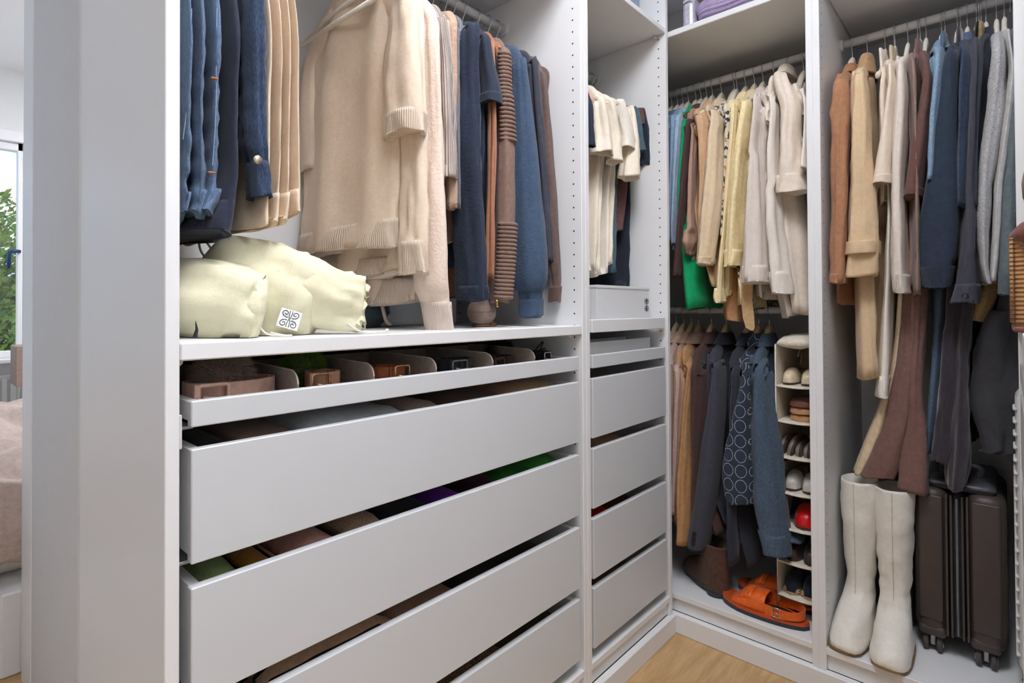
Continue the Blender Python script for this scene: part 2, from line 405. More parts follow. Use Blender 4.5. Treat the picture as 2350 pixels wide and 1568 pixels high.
def frameA(zr): return lambda a, b, z: Vector((b, .28 - a, z))
def frameB(zr): return lambda a, b, z: Vector((1.79 - a, b, z))
HOOKR = .0016
WOODH = mat('pale hanger wood', rgb(226, 214, 196), .5, 'smooth', var=.05)
WOODL = mat('blond hanger wood', rgb(205, 182, 148), .5, 'smooth', var=.08)
CREAMH = mat('cream velvet hanger', rgb(232, 226, 214), .8, 'plain', var=.04)
def hanger(f, b, zr, short, m, dz=0., half=.15, narrow=False, twist=0.):
    base = f(0, b, zr - .07)
    t = thing('clothes_hanger', 'hanger holding the ' + short, 'hanger', base, 'clothes hangers on the rails')
    ft = lambda a, bb, z: f(a * math.cos(twist), bb + a * math.sin(twist), z)
    hk = [(0, b, zr - .062 + dz), (.001, b, zr - .034 + dz * .4), (.008, b, zr - .022), (.0155, b, zr - .008), (.0150, b, zr + .006), (.0085, b, zr + .0145), (0, b, zr + .0165), (-.0105, b, zr + .0125), (-.016, b, zr + .002), (-.0155, b, zr - .008)]
    obj('hook', tubem([ft(*p) for p in cat(hk, 22)], HOOKR, 6), CHROME, t, True)
    zc = zr - .066 + dz; rings = []
    ks = [(-half, zc - .112), (-half * .6, zc - .084), (-.055, zc - .044), (-.025, zc - .012), (0, zc), (.025, zc - .012), (.055, zc - .044), (half * .6, zc - .084), (half, zc - .112)]
    for a, z in cat(ks, 19):
        q = abs(a) / half; hb = (.0062 if narrow else .0095 + .003 * q); hz = (.011 if narrow else .012 - .003 * q) + .008 * max(0, 1 - q * 4)
        rings.append([ft(a, b + hb * math.cos(w) * (1 if abs(math.cos(w)) < .9 else 1), z + hz * math.sin(w)) for w in [2 * math.pi * k / 10 for k in range(10)]])
    bm = bmesh.new(); loft(bm, rings); obj('arms', fin(bm), m, t, True)
    return t

def garment(name, label, c, f, b0, zr, M, short, body=None, sl=None, slb=None, cuff=None, cuffM=None, collar=None, hem=None, hemM=None, hang='wood', group=None,
            fold=.008, sfold=.0075, seed=None, sw=.185, ff=3, ripple=0., tipd=.088, neck=.055, th=.013, buttons=None, back=True, dz=0., ridge=None, sa=.052, slope=0., collarh=.035, hemw=.006, zn=None, seam=None):
    """one garment on its hanger. body: [(z, b, half_b, front a, back a)...] below the shoulder; sl: [(z, bL, bR)...] front sleeve"""
    seed = seed if seed is not None else int(abs(b0) * 7919 + zr * 31) % 997
    zt = zn or (zr - .106 + dz); ztip = zt - tipd
    t = thing(name, label, c, f(0, b0, zt), group)
    if body is None: body = [(zt - .6, b0, th, sw + .02, -sw - .02)]
    bk = [(0, b0, zt + .012, neck * .75, th * .6), (0, b0, zt, neck, th * .85), (0, b0, zt - tipd * .5, (sw + neck) * .52, th), (0, b0, ztip, sw, th * 1.1)]
    for z, b, hb, af, ab in body: bk.append(((af + ab) / 2, b, z, (af - ab) / 2, hb))
    hz = body[-1][0]
    obj('body', shell(bk, f, n=44, m=38, seed=seed, fold=fold, ff=ff + 3, ripple=ripple, hemw=hemw), M, t, True)
    if hem: obj('hem_band', band(bk, f, hz + hem, hz, n=44, seed=seed, fold=fold, ff=ff + 3, hemw=hemw), hemM or M, t, True)
    if collar:
        cb = shell([(.004, b0, zt + collarh * .75, neck * .72, th * .95 + .004), (.004, b0, zt + collarh * .55, neck * .95, th + .006), (.006, b0, zt, neck * 1.25, th + .011), (.012, b0, zt - collarh * .5, neck * 1.5, th + .013)], f, n=30, m=10, seed=seed, fold=.002, turn=.004)
        obj('collar', cb, collar, t, True)
    if sl:
        z0, bl0, br0 = sl[0][:3]; bc = (bl0 + br0) / 2
        def keys(S, sgn):
            k0 = [(sgn * .07, b0, zt - tipd * .42, .026, th * 1.05), (sgn * (sw * .72), b0 * .8 + ((S[0][1] + S[0][2]) / 2) * .2, zt - tipd * .78, .038, th * 1.25), (sgn * (sw + .004), b0 * .4 + ((S[0][1] + S[0][2]) / 2) * .6, ztip - .022, S[0][3] * .95, abs(S[0][2] - S[0][1]) / 2 * .9)]
            return k0 + [(sgn * (sw + .018 + slope * (ztip - z)), (l + r_) / 2, z, aa, abs(r_ - l) / 2) for z, l, r_, aa in S]
        S = keys(sl, 1)
        s = obj('sleeve', shell(S, f, n=28, m=44, seed=seed + 5, fold=sfold, ff=ff, follow=True, ripple=ripple, ridge=ridge, hemw=.003), M, t, True)
        ez = sl[-1][0]
        if seam: obj('shoulder_seam', band(S, f, ztip - seam + .002, ztip - seam - .002, grow=.0016, n=28, seed=seed + 5, fold=sfold * .6, ff=ff), M, s, True)
        if cuff:
            cz = cuff if cuff > 0 else -cuff
            obj('cuff', band(S, f, ez + cz, ez, grow=.002, n=28, seed=seed + 5, fold=sfold * .6, ff=ff, hemw=.003), cuffM or M, s, True)
        if buttons:
            for zb in buttons:
                kk = min(cat(S, 60), key=lambda q: abs(q[2] - zb))
                p = f(kk[0] + kk[3] + .003, kk[1], zb)
                ax = (f(1, 0, 0) - f(0, 0, 0)).normalized()
                bm = bmesh.new(); lathe(bm, [(.0002, 0), (.006, 0), (.0075, .002), (.0065, .0035), (.0045, .0028), (.0002, .0026)], (0, 0, 0), 14)
                bmesh.ops.transform(bm, matrix=Matrix.Translation(p - ax * .002) @ ax.to_track_quat('Z', 'Y').to_matrix().to_4x4(), verts=bm.verts)
                obj('button', fin(bm), MATS.get('button ' + name) or mat('button dark', rgb(30, 30, 34), .3, 'smooth'), s, True)
        if back:
            Sb = [(z, b0 + (l + r_ - bl0 - br0) / 2 - abs(r_ - l) * .35, b0 + (l + r_ - bl0 - br0) / 2 + abs(r_ - l) * .35, aa * .8) for z, l, r_, aa in (slb or sl)]
            obj('sleeve', shell(keys(Sb, -1), f, n=14, m=18, seed=seed + 9, fold=sfold, ff=2, follow=True), M, t, True)
    if hang: hanger(f, b0, zr, short, {'wood': WOODH, 'blond': WOODL, 'cream': CREAMH}[hang], dz, narrow=(hang == 'cream'))
    return t

FB = frameB(RZ); FA = frameA(RZ)
def S3(*rows, x=1.587, a=.05):
    """sleeve rows read off the photo: (py, left px, right px); gives height, both sides and depth of the hanging tube"""
    out = []
    for py, l, r_ in rows:
        c = point((l + r_) / 2, py, x=x); p = point(l, py, x=x); q = point(r_, py, x=x); th = math.atan2(c.y - CAM.y, c.x - CAM.x)
        hp = abs(p.y - q.y) / 2 * math.cos(th); aa = min(a, .8 * hp / max(abs(math.sin(th)), .02)); hb = math.sqrt(max(hp * hp - (aa * math.sin(th)) ** 2, 1e-6)) / math.cos(th)
        out.append((c.z, c.y - hb, c.y + hb, aa))
    return out
def S1(*rows, y=.077, a=.05):
    out = []
    for py, l, r_ in rows:
        c = point((l + r_) / 2, py, y=y); p = point(l, py, y=y); q = point(r_, py, y=y); th = math.atan2(c.y - CAM.y, c.x - CAM.x)
        hp = abs(p.x - q.x) / 2 * math.sin(th); aa = min(a, .8 * hp / math.cos(th)); hb = math.sqrt(max(hp * hp - (aa * math.cos(th)) ** 2, 1e-6)) / math.sin(th)
        out.append((c.z, c.x - hb, c.x + hb, aa))
    return out
def B3(py, px, hb=.014, af=.19, ab=-.2, x=1.60):
    p = point(px, py, x=x); return (p.z, p.y, hb, af, ab)
def B1(py, px, hb=.014, af=.19, ab=-.22, y=.10):
    p = point(px, py, y=y); return (p.z, p.x, hb, af, ab)

# --- cloth colours
DEN_M = FAB('mid blue denim', (88, 108, 134), 'denim'); DEN_D = FAB('dark indigo denim', (52, 66, 90), 'denim'); DEN_S = FAB('slate denim', (72, 88, 106), 'denim')
DEN_L = FAB('light blue denim', (128, 154, 176), 'denim')
LBLUE = FAB('pale blue poplin', (166, 186, 208)); GREEN = FAB('emerald poplin', (22, 170, 108), rough=.7)
BROWN = FAB('dark brown satin', (92, 66, 62), rough=.6); TAUPE = FAB('taupe cotton', (180, 146, 126), var=.05); CAMEL = FAB('camel cotton', (214, 176, 138), var=.05)
TAN = FAB('light tan twill', (232, 210, 178), var=.04); FLOR = FAB('floral print', (220, 210, 190), 'floral'); YEL = FAB('pale yellow cotton', (250, 230, 182), var=.04); YSAT = FAB('yellow satin', (250, 228, 176), rough=.45, spec=.4)
PCRM = FAB('pinkish cream corduroy', (236, 224, 214), 'rib', bump=.15, scale=1.2, var=.03); CRM = FAB('cream cotton', (236, 226, 214), var=.03); CWOOL = FAB('cream wool', (234, 220, 204), 'fuzzy', var=.04); IVORY = FAB('ivory cotton', (242, 234, 222), var=.03)
KNIT = FAB('cream fine knit', (232, 212, 190), 'fuzzy', bump=.15, var=.03); KNITH = FAB('cream rib hem', (232, 212, 190), 'rib', bump=.5, var=.03, scale=3); FUZZH = FAB('blush rib hem', (232, 214, 198), 'rib', bump=.5, var=.03, scale=3); KNITR = FAB('cream rib knit', (232, 212, 190), 'rib', bump=.5, var=.03); FUZZ = FAB('fuzzy blush knit', (234, 214, 198), 'fuzzy', bump=.4, var=.04); FUZZR = FAB('blush rib knit', (232, 214, 198), 'rib', bump=.5, var=.03)
GRIB = FAB('greige ribbed knit', (212, 196, 186), 'rib', bump=.9, scale=.5, var=.04); BFUZ = FAB('tan mohair', (196, 164, 142), 'fuzzy', bump=.6); GRYK = FAB('grey knit', (118, 120, 126), 'fuzzy')
NAVYK = FAB('navy wool knit', (44, 52, 68), 'fuzzy', bump=.4); NAVYC = FAB('navy cotton', (54, 60, 74)); LEATH = FAB('copper leather', (168, 112, 82), rough=.4, spec=.5); TBIKE = FAB('taupe brown jersey', (138, 112, 100)); BSWEAT = FAB('washed blue fleece', (72, 90, 114), 'fuzzy', bump=.4)
BSWEATR = FAB('washed blue rib', (72, 90, 114), 'rib', bump=.3); DGREY = FAB('dark slate jersey', (70, 70, 80)); BRSW = FAB('brown fleece', (112, 92, 86)); BRSWR = FAB('brown rib', (108, 84, 76), 'rib', bump=.3)
BTRO = FAB('beige trouser twill', (232, 210, 184), var=.03); NAVT = FAB('navy trouser twill', (50, 54, 70))
RUST = FAB('tan suede', (180, 130, 98), 'fuzzy'); TRENCH = FAB('beige gabardine', (222, 194, 156), var=.04); TRENCHD = FAB('tan gabardine', (196, 158, 120)); CTEE = FAB('cream jersey', (238, 222, 202), 'fuzzy', bump=.2, var=.03); OATK = FAB('oatmeal knit', (230, 218, 206), 'fuzzy', var=.04); OATR = FAB('oatmeal rib', (230, 218, 206), 'rib', bump=.5)
GBK = FAB('grey brown knit', (150, 124, 114), 'fuzzy'); BRCO = FAB('cocoa cotton', (112, 80, 74)); BRTR = FAB('cocoa trouser', (130, 98, 90)); NAVF = FAB('navy fleece', (50, 60, 76), 'fuzzy', bump=.25); NAVR = FAB('navy rib', (50, 60, 76), 'rib', bump=.6)
SLATE = FAB('charcoal brushed cotton', (72, 72, 84), 'fuzzy'); GMARL = FAB('grey marl', (186, 184, 184), 'fuzzy', var=.16, scale=3); GMARLL = FAB('light grey knit', (198, 194, 190), 'fuzzy'); GGREEN = FAB('green grey fleece', (104, 114, 116), 'fuzzy'); GGREENR = FAB('green grey rib', (96, 106, 108), 'rib', bump=.4)
BLAZ = FAB('slate blazer wool', (70, 72, 84)); BLAZD = FAB('midnight blazer wool', (52, 54, 66)); CIRC = FAB('indigo circle embroidery', (50, 60, 76), 'circles'); COATB = FAB('rose beige wool', (190, 162, 144)); COATC = FAB('camel wool', (196, 150, 102)); CHOC = FAB('chocolate wool', (88, 64, 60))
VELV = FAB('black plum velvet', (60, 54, 62), 'fuzzy', sheen=.4); BLACKN = FAB('black nylon', (58, 58, 62), rough=.55, spec=.3); GOLDS = FAB('champagne satin', (228, 204, 168), rough=.4, spec=.5)
TEAL = FAB('teal jersey', (84, 108, 118)); BLKJ = FAB('black blue jersey', (44, 50, 62)); CORAL = FAB('peach jersey', (226, 186, 166)); CBLO = FAB('cream crepe', (244, 232, 212), var=.03)
LEATHD = FAB('brown leather tab', (120, 82, 62), rough=.5)

# --- wide wardrobe: trousers at the left
G1 = 'clothes on the wide wardrobe rail'; 
def legs(name, label, c, M, rows, short, b0, group=G1, y=.06, yb=.46, cuffs=None, fold=.005, seed=1, hang='cream', hb=None, ripple=0., zr=RZ, F=None, cuffM=None, turn=.02):
    """trousers hung over a bar: each leg its own part. rows: list of legs, each a list of (py, left px, right px)"""
    t = thing(name, label, c, (b0, .28, zr - .08), group)
    for i, rws in enumerate(rows):
        S = S1(*[(py, l + (14 if hb and hb > .8 else 0), r_ + (14 if hb and hb > .8 else 0)) for py, l, r_ in rws], y=y, a=.012); ks = []
        top = S[0]
        ks.append((.02, (top[1] + top[2]) / 2, zr - .075, .11, .006))
        for z, l, r_, aa in S: ks.append(((.28 - y + .28 - yb) / 2, (l + r_) / 2, z, (yb - y) / 2, abs(r_ - l) / 2 * (.62 if hb is None else hb)))
        lg = obj('leg', shell(ks, FA, n=44, m=40, seed=seed + i * 7, fold=fold, ff=5, ripple=ripple, hemw=.008), M, t, True)
        if cuffs: obj('hem', band(ks, FA, S[-1][0] + cuffs, S[-1][0], n=44, seed=seed + i * 7, fold=fold, ff=5, hemw=.008), cuffM or M, lg, True)
    if hang: hanger(FA, b0, zr, short, CREAMH, narrow=True)
    return t
legs('jeans', 'mid blue washed jeans hanging against the left side panel', 'jeans', DEN_M, [[(20, 404, 446), (250, 402, 440), (360, 402, 448), (430, 402, 440), (492, 405, 440)], [(20, 436, 470), (250, 438, 466), (400, 436, 480), (485, 430, 475)]], 'mid blue washed jeans at far left', .05, ripple=.0035, cuffs=.03, fold=.005, seed=3, hb=.95)
legs('jeans', 'mid blue jeans with orange bar tacks, second from left', 'jeans', DEN_M, [[(20, 468, 512), (200, 468, 512), (350, 468, 514), (440, 455, 518), (488, 430, 515)]], 'blue jeans with orange bar tacks', .085, ripple=.003, cuffs=.035, fold=.005, seed=11, hb=.95)
legs('trousers', 'dark navy trousers with gathered hems between the jeans', 'trousers', NAVT, [[(20, 510, 552), (200, 512, 552), (380, 506, 556), (460, 480, 554), (530, 445, 552)]], 'dark navy trousers with gathered hems', .112, ripple=.001, cuffs=.05, fold=.005, seed=17, hb=.9)
tj = garment('denim_jacket', 'dark indigo denim jacket with pale metal button on its cuff', 'jacket', FA, .140, RZ, DEN_D, 'dark indigo denim jacket with cuff button', body=[(1.55, .140, .010, .17, -.2), (1.30, .138, .010, .16, -.2)], sl=S1((60, 552, 604), (200, 554, 604), (320, 554, 606), (380, 566, 610), (455, 570, 616)), cuff=.055, hang='cream', ripple=.002, group=G1, sfold=.004)
mb = mat('pale metal button', rgb(225, 205, 180), .3, 'smooth', metal=.8)
pb = point(590, 367, y=.012); obj('button', lathem([(.0003, -.004), (.0065, -.004), (.0065, -.001), (.004, 0), (.0003, .0008)][::-1], pb, 16, 'y'), mb, tj, True)
legs('trousers', 'beige twill trousers with stitched hems left of cream sweaters', 'trousers', BTRO, [[(20, 604, 634), (250, 604, 630), (420, 602, 628), (510, 592, 625)], [(20, 630, 655), (250, 630, 655), (420, 626, 654), (505, 618, 652)]], 'beige twill trousers', .182, cuffs=.045, fold=.003, seed=23, hb=.55)
legs('trousers', 'beige twill trousers nearest the cream sweaters, with wide hem', 'trousers', BTRO, [[(20, 652, 676), (250, 652, 678), (420, 648, 680), (500, 640, 678)], [(20, 668, 690), (250, 670, 696), (420, 668, 698), (492, 662, 700)]], 'beige twill trousers nearest the sweaters', .208, cuffs=.045, fold=.003, seed=29, hb=.5)
TACK = FAB('orange thread', (206, 128, 74)); STI = FAB('pale blue thread', (150, 170, 190))
jA = [o for o in COL.objects if o.name.startswith('jeans') and o.parent is None]
for (px, py), jj in zip(((492, 180), (486, 396)), (jA[1], jA[1])):
    p = point(px, py, y=.052); obj('bar_tack', boxm(p.x - .005, p.x + .005, p.y - .002, p.y + .004, p.z - .0012, p.z + .0012, bev=.0008), TACK, jj)
for rows_, jj in (([(20, 440), (120, 438), (220, 432), (320, 420)], jA[0]), ([(20, 498), (120, 496), (240, 496), (380, 488)], jA[1])):
    obj('stitch_line', tubem([point(px, py, y=.058) for py, px in cat(rows_, 14)], .0006, 5), STI, jj)
# sweaters
garment('knit_sweater', 'cream knit top with short ribbed sleeve, nearest the trousers', 'sweater', FA, .462, RZ, KNIT, 'cream knit top with short ribbed sleeve', body=[(1.62, .462, .016, .185, -.23), (1.40, .460, .018, .18, -.235), (1.225, .456, .022, .17, -.24)], sl=S1((60, 892, 958), (160, 886, 966), (250, 884, 972), (313, 884, 972)), cuff=.042, cuffM=KNITR, hem=.055, hemM=KNITH, hang='cream', group=G1, fold=.008, sw=.19, neck=.085, sa=.06, zn=1.84, tipd=.09)
th = thing('clothes_hanger', 'wide cream hanger whose sloping arm shows behind the cream knit top', 'hanger', (.434, .28, RZ - .07), 'clothes hangers on the rails')
e0 = point(688, 106, x=.436); e1 = point(760, 60, x=.434); e2 = point(868, -8, x=.432)
for dx_, pp in ((0, [e0, e1, e2]), (.012, [e0 + Vector((.012, .0, .012)), e1 + Vector((.012, .02, .035)), e2 + Vector((.012, .03, .05))])):
    obj('arm', tubem(pp, [.0045, .0055, .006], 10), CREAMH, th, True)
obj('arm', tubem([e2, Vector((.433, .28, RZ - .062)), Vector((.434, .16, RZ - .11)), Vector((.436, .12, RZ - .14))], .006, 10), CREAMH, th, True)
obj('hook', tubem(cat([(.433, .28, RZ - .062), (.433, .28, RZ - .03), (.433, .264, RZ - .008), (.433, .2655, RZ + .008), (.433, .28, RZ + .0165), (.433, .2945, RZ + .006)], 18), HOOKR, 6), CHROME, th, True)
garment('knit_sweater', 'cream long-sleeved sweater with ribbed cuff ending above the shelf', 'sweater', FA, .505, RZ, KNIT, 'cream long-sleeved sweater with ribbed cuff', body=[(1.62, .505, .012, .17, -.2), (1.35, .503, .014, .165, -.2), (1.17, .498, .018, .15, -.2)], sl=S1((120, 920, 972), (320, 928, 978), (480, 925, 978), (560, 920, 978), (630, 922, 984)), cuff=.068, cuffM=KNITR, hem=.05, hemM=KNITH, hang='cream', group=G1, fold=.008)
garment('knit_sweater', 'fuzzy blush sweater whose long cuff reaches the shelf', 'sweater', FA, .548, RZ, FUZZ, 'fuzzy blush sweater with the longest sleeve', body=[(1.62, .548, .013, .16, -.2), (1.35, .545, .015, .15, -.2), (1.105, .535, .02, .13, -.2)], sl=S1((120, 968, 1008), (320, 972, 1016), (480, 960, 1022), (640, 952, 1028), (690, 966, 1032), (764, 980, 1040)), cuff=.07, cuffM=FUZZR, hem=.06, hemM=FUZZH, hang='cream', group=G1, fold=.01, sfold=.004)
garment('cardigan', 'greige ribbed cardigan with wide three-quarter sleeve', 'cardigan', FA, .59, RZ, GRIB, 'greige ribbed cardigan', body=[(1.6, .59, .011, .18, -.2), (1.16, .585, .012, .16, -.2)], sl=S1((60, 992, 1026), (160, 996, 1036), (300, 996, 1044), (412, 992, 1048)), cuff=.03, cuffM=GRIB, hang='cream', group=G1, sa=.055)
garment('mohair_sweater', 'tan mohair sweater showing only its shoulder beside the grey knit', 'sweater', FA, .635, RZ, BFUZ, 'tan mohair sweater', body=[(1.6, .635, .010, .18, -.2), (1.25, .635, .010, .16, -.2)], sl=S1((60, 1016, 1044), (160, 1018, 1044), (300, 1022, 1044), (480, 1022, 1046)), hang='cream', group=G1)
garment('knit_sweater', 'grey knit sweater squeezed between tan mohair and navy wool', 'sweater', FA, .665, RZ, GRYK, 'grey knit sweater', body=[(1.6, .665, .009, .18, -.2), (1.25, .665, .009, .16, -.2)], sl=S1((80, 1034, 1056), (160, 1034, 1056), (300, 1036, 1056), (480, 1040, 1058)), hang='cream', group=G1)
garment('wool_sweater', 'dark navy wool sweater with straight long sleeve', 'sweater', FA, .70, RZ, NAVYK, 'dark navy wool sweater', body=[(1.6, .70, .012, .18, -.2), (1.2, .695, .013, .17, -.2)], sl=S1((80, 1050, 1094), (200, 1048, 1096), (320, 1044, 1100), (480, 1044, 1110), (640, 1050, 1118), (690, 1056, 1118)), cuff=.03, hang='cream', group=G1, sa=.055)
garment('t_shirt', 'navy cotton t-shirt with wide open short sleeve', 't-shirt', FA, .742, RZ, NAVYC, 'navy cotton t-shirt with open sleeve', body=[(1.6, .742, .009, .18, -.2), (1.25, .742, .010, .17, -.2)], sl=S1((90, 1098, 1124), (140, 1098, 1132), (200, 1100, 1146), (240, 1100, 1150)), cuff=.02, hang='cream', group=G1, sa=.055, sfold=.003)
garment('leather_jacket', 'copper leather jacket seen as a thin strip', 'jacket', FA, .772, RZ, LEATH, 'copper leather jacket', body=[(1.6, .772, .009, .18, -.2), (1.12, .768, .010, .18, -.2)], sl=S1((110, 1118, 1136), (300, 1122, 1140), (480, 1118, 1136), (640, 1114, 1134)), hang='wood', collar=LEATH, group=G1)
tb = garment('biker_jacket', 'taupe biker jacket with quilted ribs on shoulder and forearm', 'jacket', FA, .808, RZ, TBIKE, 'taupe quilted biker jacket', body=[(1.6, .808, .010, .18, -.2), (1.12, .802, .011, .18, -.2)], sl=S1((120, 1140, 1166), (220, 1140, 1172), (330, 1140, 1180), (420, 1138, 1180), (500, 1136, 1180), (600, 1132, 1176), (694, 1126, 1168)), hang='wood', collar=TBIKE, group=G1, sfold=.0025)
def quilt(t, py0, py1, n, rows):
    """raised padded ribs, each a piece of its own"""
    R = S1(*rows)
    bm = None
    for i in range(n):
        q = (i + .5) / n * (len(R) - 1); k = min(int(q), len(R) - 2); u = q - k
        z = R[k][0] * (1 - u) + R[k + 1][0] * u; l = R[k][1] * (1 - u) + R[k + 1][1] * u; r_ = R[k][2] * (1 - u) + R[k + 1][2] * u
        pts = [((l + r_) / 2 - (r_ - l) / 2 * math.cos(a), .077 - (R[k][3] + .004) * math.sin(a), z - .002 * math.sin(a)) for a in [math.pi * j / 10 for j in range(11)]]
        obj('quilted_rib', tubem(pts, (R[0][0] - R[-1][0]) / n * .56, 6), TBIKE, t, True)
quilt(tb, 0, 0, 22, [(122, 1140, 1166), (220, 1140, 1172), (328, 1140, 1184)])
quilt(tb, 0, 0, 19, [(512, 1136, 1182), (600, 1132, 1178), (686, 1126, 1170)])
obj('zip_pull', boxm(*[v for p_ in [point(1142, 697, y=.06)] for v in (p_.x - .004, p_.x + .004, .058, .062, p_.z - .009, p_.z + .009)], bev=.002), BRASS, tb)
garment('sweatshirt', 'washed blue fleece sweatshirt with deep ribbed cuff', 'sweatshirt', FA, .862, RZ, BSWEAT, 'washed blue fleece sweatshirt', body=[(1.6, .862, .013, .18, -.2), (1.2, .855, .014, .18, -.2)], sl=S1((150, 1176, 1208), (250, 1178, 1220), (400, 1176, 1238), (540, 1174, 1250), (630, 1174, 1256), (664, 1182, 1250), (672, 1192, 1246), (724, 1194, 1244)), cuff=.045, cuffM=BSWEATR, hang='wood', group=G1, sa=.06, sfold=.004)
garment('jersey_top', 'dark slate jersey top behind the blue sweatshirt', 'top', FA, .908, RZ, DGREY, 'dark slate jersey top', body=[(1.6, .908, .009, .18, -.2), (1.25, .908, .010, .18, -.2)], sl=S1((150, 1212, 1236), (300, 1222, 1248), (480, 1238, 1262), (600, 1248, 1268)), hang='wood', group=G1)
garment('sweatshirt', 'brown fleece sweatshirt beside the drilled right side panel', 'sweatshirt', FA, .945, RZ, BRSW, 'brown fleece sweatshirt', body=[(1.6, .942, .010, .18, -.2), (1.2, .94, .011, .18, -.2)], sl=S1((180, 1232, 1254), (280, 1240, 1264), (450, 1248, 1278), (600, 1256, 1286), (648, 1262, 1288), (692, 1262, 1286)), cuff=.04, cuffM=BRSWR, hang='wood', group=G1, sa=.045, sfold=.003)

# --- narrow wardrobe left of the corner
G2 = 'tops on the narrow left wardrobe rail'
def cap(name, label, c, M, b0, rows, zhem, short, bh=.016, af=.16, **k):
    return garment(name, label, c, FA, b0, RZ, M, short, body=[(1.62, b0, bh * .8, .17, -.19), (1.45, b0 - .01, bh, af, -.19), (zhem, b0 - .02, bh * 1.1, af, -.19)], sl=S1(*rows, y=.07), hang='cream', group=G2, **k)
cap('jersey_top', 'peach jersey top half hidden by the divider', 'top', CORAL, 1.185, [(230, 1336, 1352), (330, 1332, 1350)], 1.3, 'peach jersey top')
cap('t_shirt', 'navy t-shirt sleeve at the edge of the divider', 't-shirt', NAVYC, 1.165, [(250, 1346, 1362), (336, 1346, 1368)], 1.3, 'navy t-shirt by the divider')
cap('blouse', 'cream crepe blouse with fluttering sleeve, first after the divider', 'blouse', CBLO, 1.235, [(240, 1362, 1392), (310, 1366, 1404), (352, 1362, 1408)], 1.215, 'first cream crepe blouse', sfold=.010, ff=2, fold=.010)
cap('blouse', 'cream crepe blouse with crumpled sleeve, second after the divider', 'blouse', CBLO, 1.275, [(240, 1388, 1416), (310, 1396, 1432), (372, 1394, 1436)], 1.195, 'second cream crepe blouse', sfold=.009, ff=2, fold=.011, bh=.018)
cap('blouse', 'cream crepe blouse with broad cap sleeve, third after the divider', 'blouse', IVORY, 1.315, [(240, 1412, 1440), (310, 1420, 1458), (342, 1420, 1462)], 1.20, 'third cream crepe blouse', sfold=.007, ff=2, fold=.010)
cap('blouse', 'pale cream blouse with the lowest puffed sleeve before the teal tee', 'blouse', CBLO, 1.352, [(250, 1440, 1458), (340, 1436, 1470), (408, 1424, 1474)], 1.24, 'pale cream blouse with puffed sleeve', sfold=.008, ff=2, fold=.008)
cap('t_shirt', 'teal jersey t-shirt beside the cream blouses', 't-shirt', TEAL, 1.392, [(250, 1452, 1468), (320, 1456, 1478), (346, 1458, 1482)], 1.215, 'teal jersey t-shirt', af=.15)
cap('t_shirt', 'dark brown jersey top between teal and black tees', 't-shirt', BRCO, 1.42, [(250, 1466, 1480), (285, 1470, 1484)], 1.35, 'dark brown jersey top', bh=.010)
cap('t_shirt', 'blue-black t-shirt with hanging short sleeve, nearest the corner', 't-shirt', BLKJ, 1.445, [(250, 1470, 1484), (320, 1476, 1494), (380, 1478, 1498)], 1.16, 'blue-black t-shirt nearest the corner', bh=.012)

G5 = 'clothes on the right wardrobe rail'
def hangleg(name, label, c, M, legs_, short, b0, x=1.63, da=.05, seed=1, fold=.006, hang='cream', cuffs=None, zr=RZ, top=None):
    t = thing(name, label, c, (1.79, b0, zr - .08), G5)
    for i, rows in enumerate(legs_):
        S = S3(*rows, x=x, a=da); a0 = 1.79 - x
        ks = [(.02, b0, zr - .08, .08, .008)] if top is None else []
        ks += [(a0 - aa, (l + r_) / 2, z, aa, abs(r_ - l) / 2) for z, l, r_, aa in S]
        lg = obj('leg', shell(ks, FB, n=30, m=44, seed=seed + i * 5, fold=fold, ff=3, hemw=.004), M, t, True)
        if cuffs: obj('hem', band(ks, FB, S[-1][0] + cuffs, S[-1][0], n=30, grow=.0015, seed=seed + i * 5, fold=fold, ff=3), M, lg, True)
    if hang: hanger(FB, b0, zr, short, CREAMH, narrow=True)
    return t
# --- corner wardrobe, upper rail
G3 = 'shirts on the upper rail of the corner wardrobe'
def g3(name, label, c, M, b0, rows, short, hem=None, hpx=None, **k):
    S = S3(*rows); k.setdefault('group', G3)
    bh = k.pop('bh', .011)
    mid = (S[len(S) // 2][1] + S[len(S) // 2][2]) / 2; end = (S[-1][1] + S[-1][2]) / 2
    body = [(S[len(S) // 2][0], (b0 + mid) / 2, bh, k.pop('af', .185), -.2)]
    zh = hem if hem else S[-1][0] + .02
    af2 = k.pop('af2', .185)
    body.append((min(zh, body[0][0] - .1), (b0 + end) / 2 if hpx is None else hpx, bh * 1.15, af2, -.2))
    return garment(name, label, c, FB, b0, k.pop('zr', RZ), M, short, body=body, sl=S, **k)
g3('denim_shirt', 'dark teal denim shirt at the left end of the upper rail', 'shirt', DEN_S, .128, [(290, 1524, 1540), (420, 1520, 1538), (540, 1518, 1536)], 'dark teal denim shirt', collar=DEN_S, back=False)
g3('denim_shirt', 'mid blue denim shirt, second on the upper corner rail', 'shirt', DEN_M, .104, [(285, 1534, 1549), (420, 1530, 1545), (540, 1526, 1541)], 'mid blue denim shirt', collar=DEN_M, back=False)
g3('shirt', 'soft blue shirt between denim and paler blue shirts', 'shirt', FAB('soft blue cotton', (142, 166, 196)), .082, [(285, 1540, 1560), (420, 1536, 1554), (550, 1536, 1548)], 'soft blue shirt', collar=DEN_L, back=False)
g3('shirt', 'palest blue shirt beside the emerald green one', 'shirt', LBLUE, .060, [(280, 1550, 1572), (400, 1542, 1564), (510, 1538, 1558), (560, 1540, 1550)], 'palest blue shirt', collar=LBLUE, back=False)
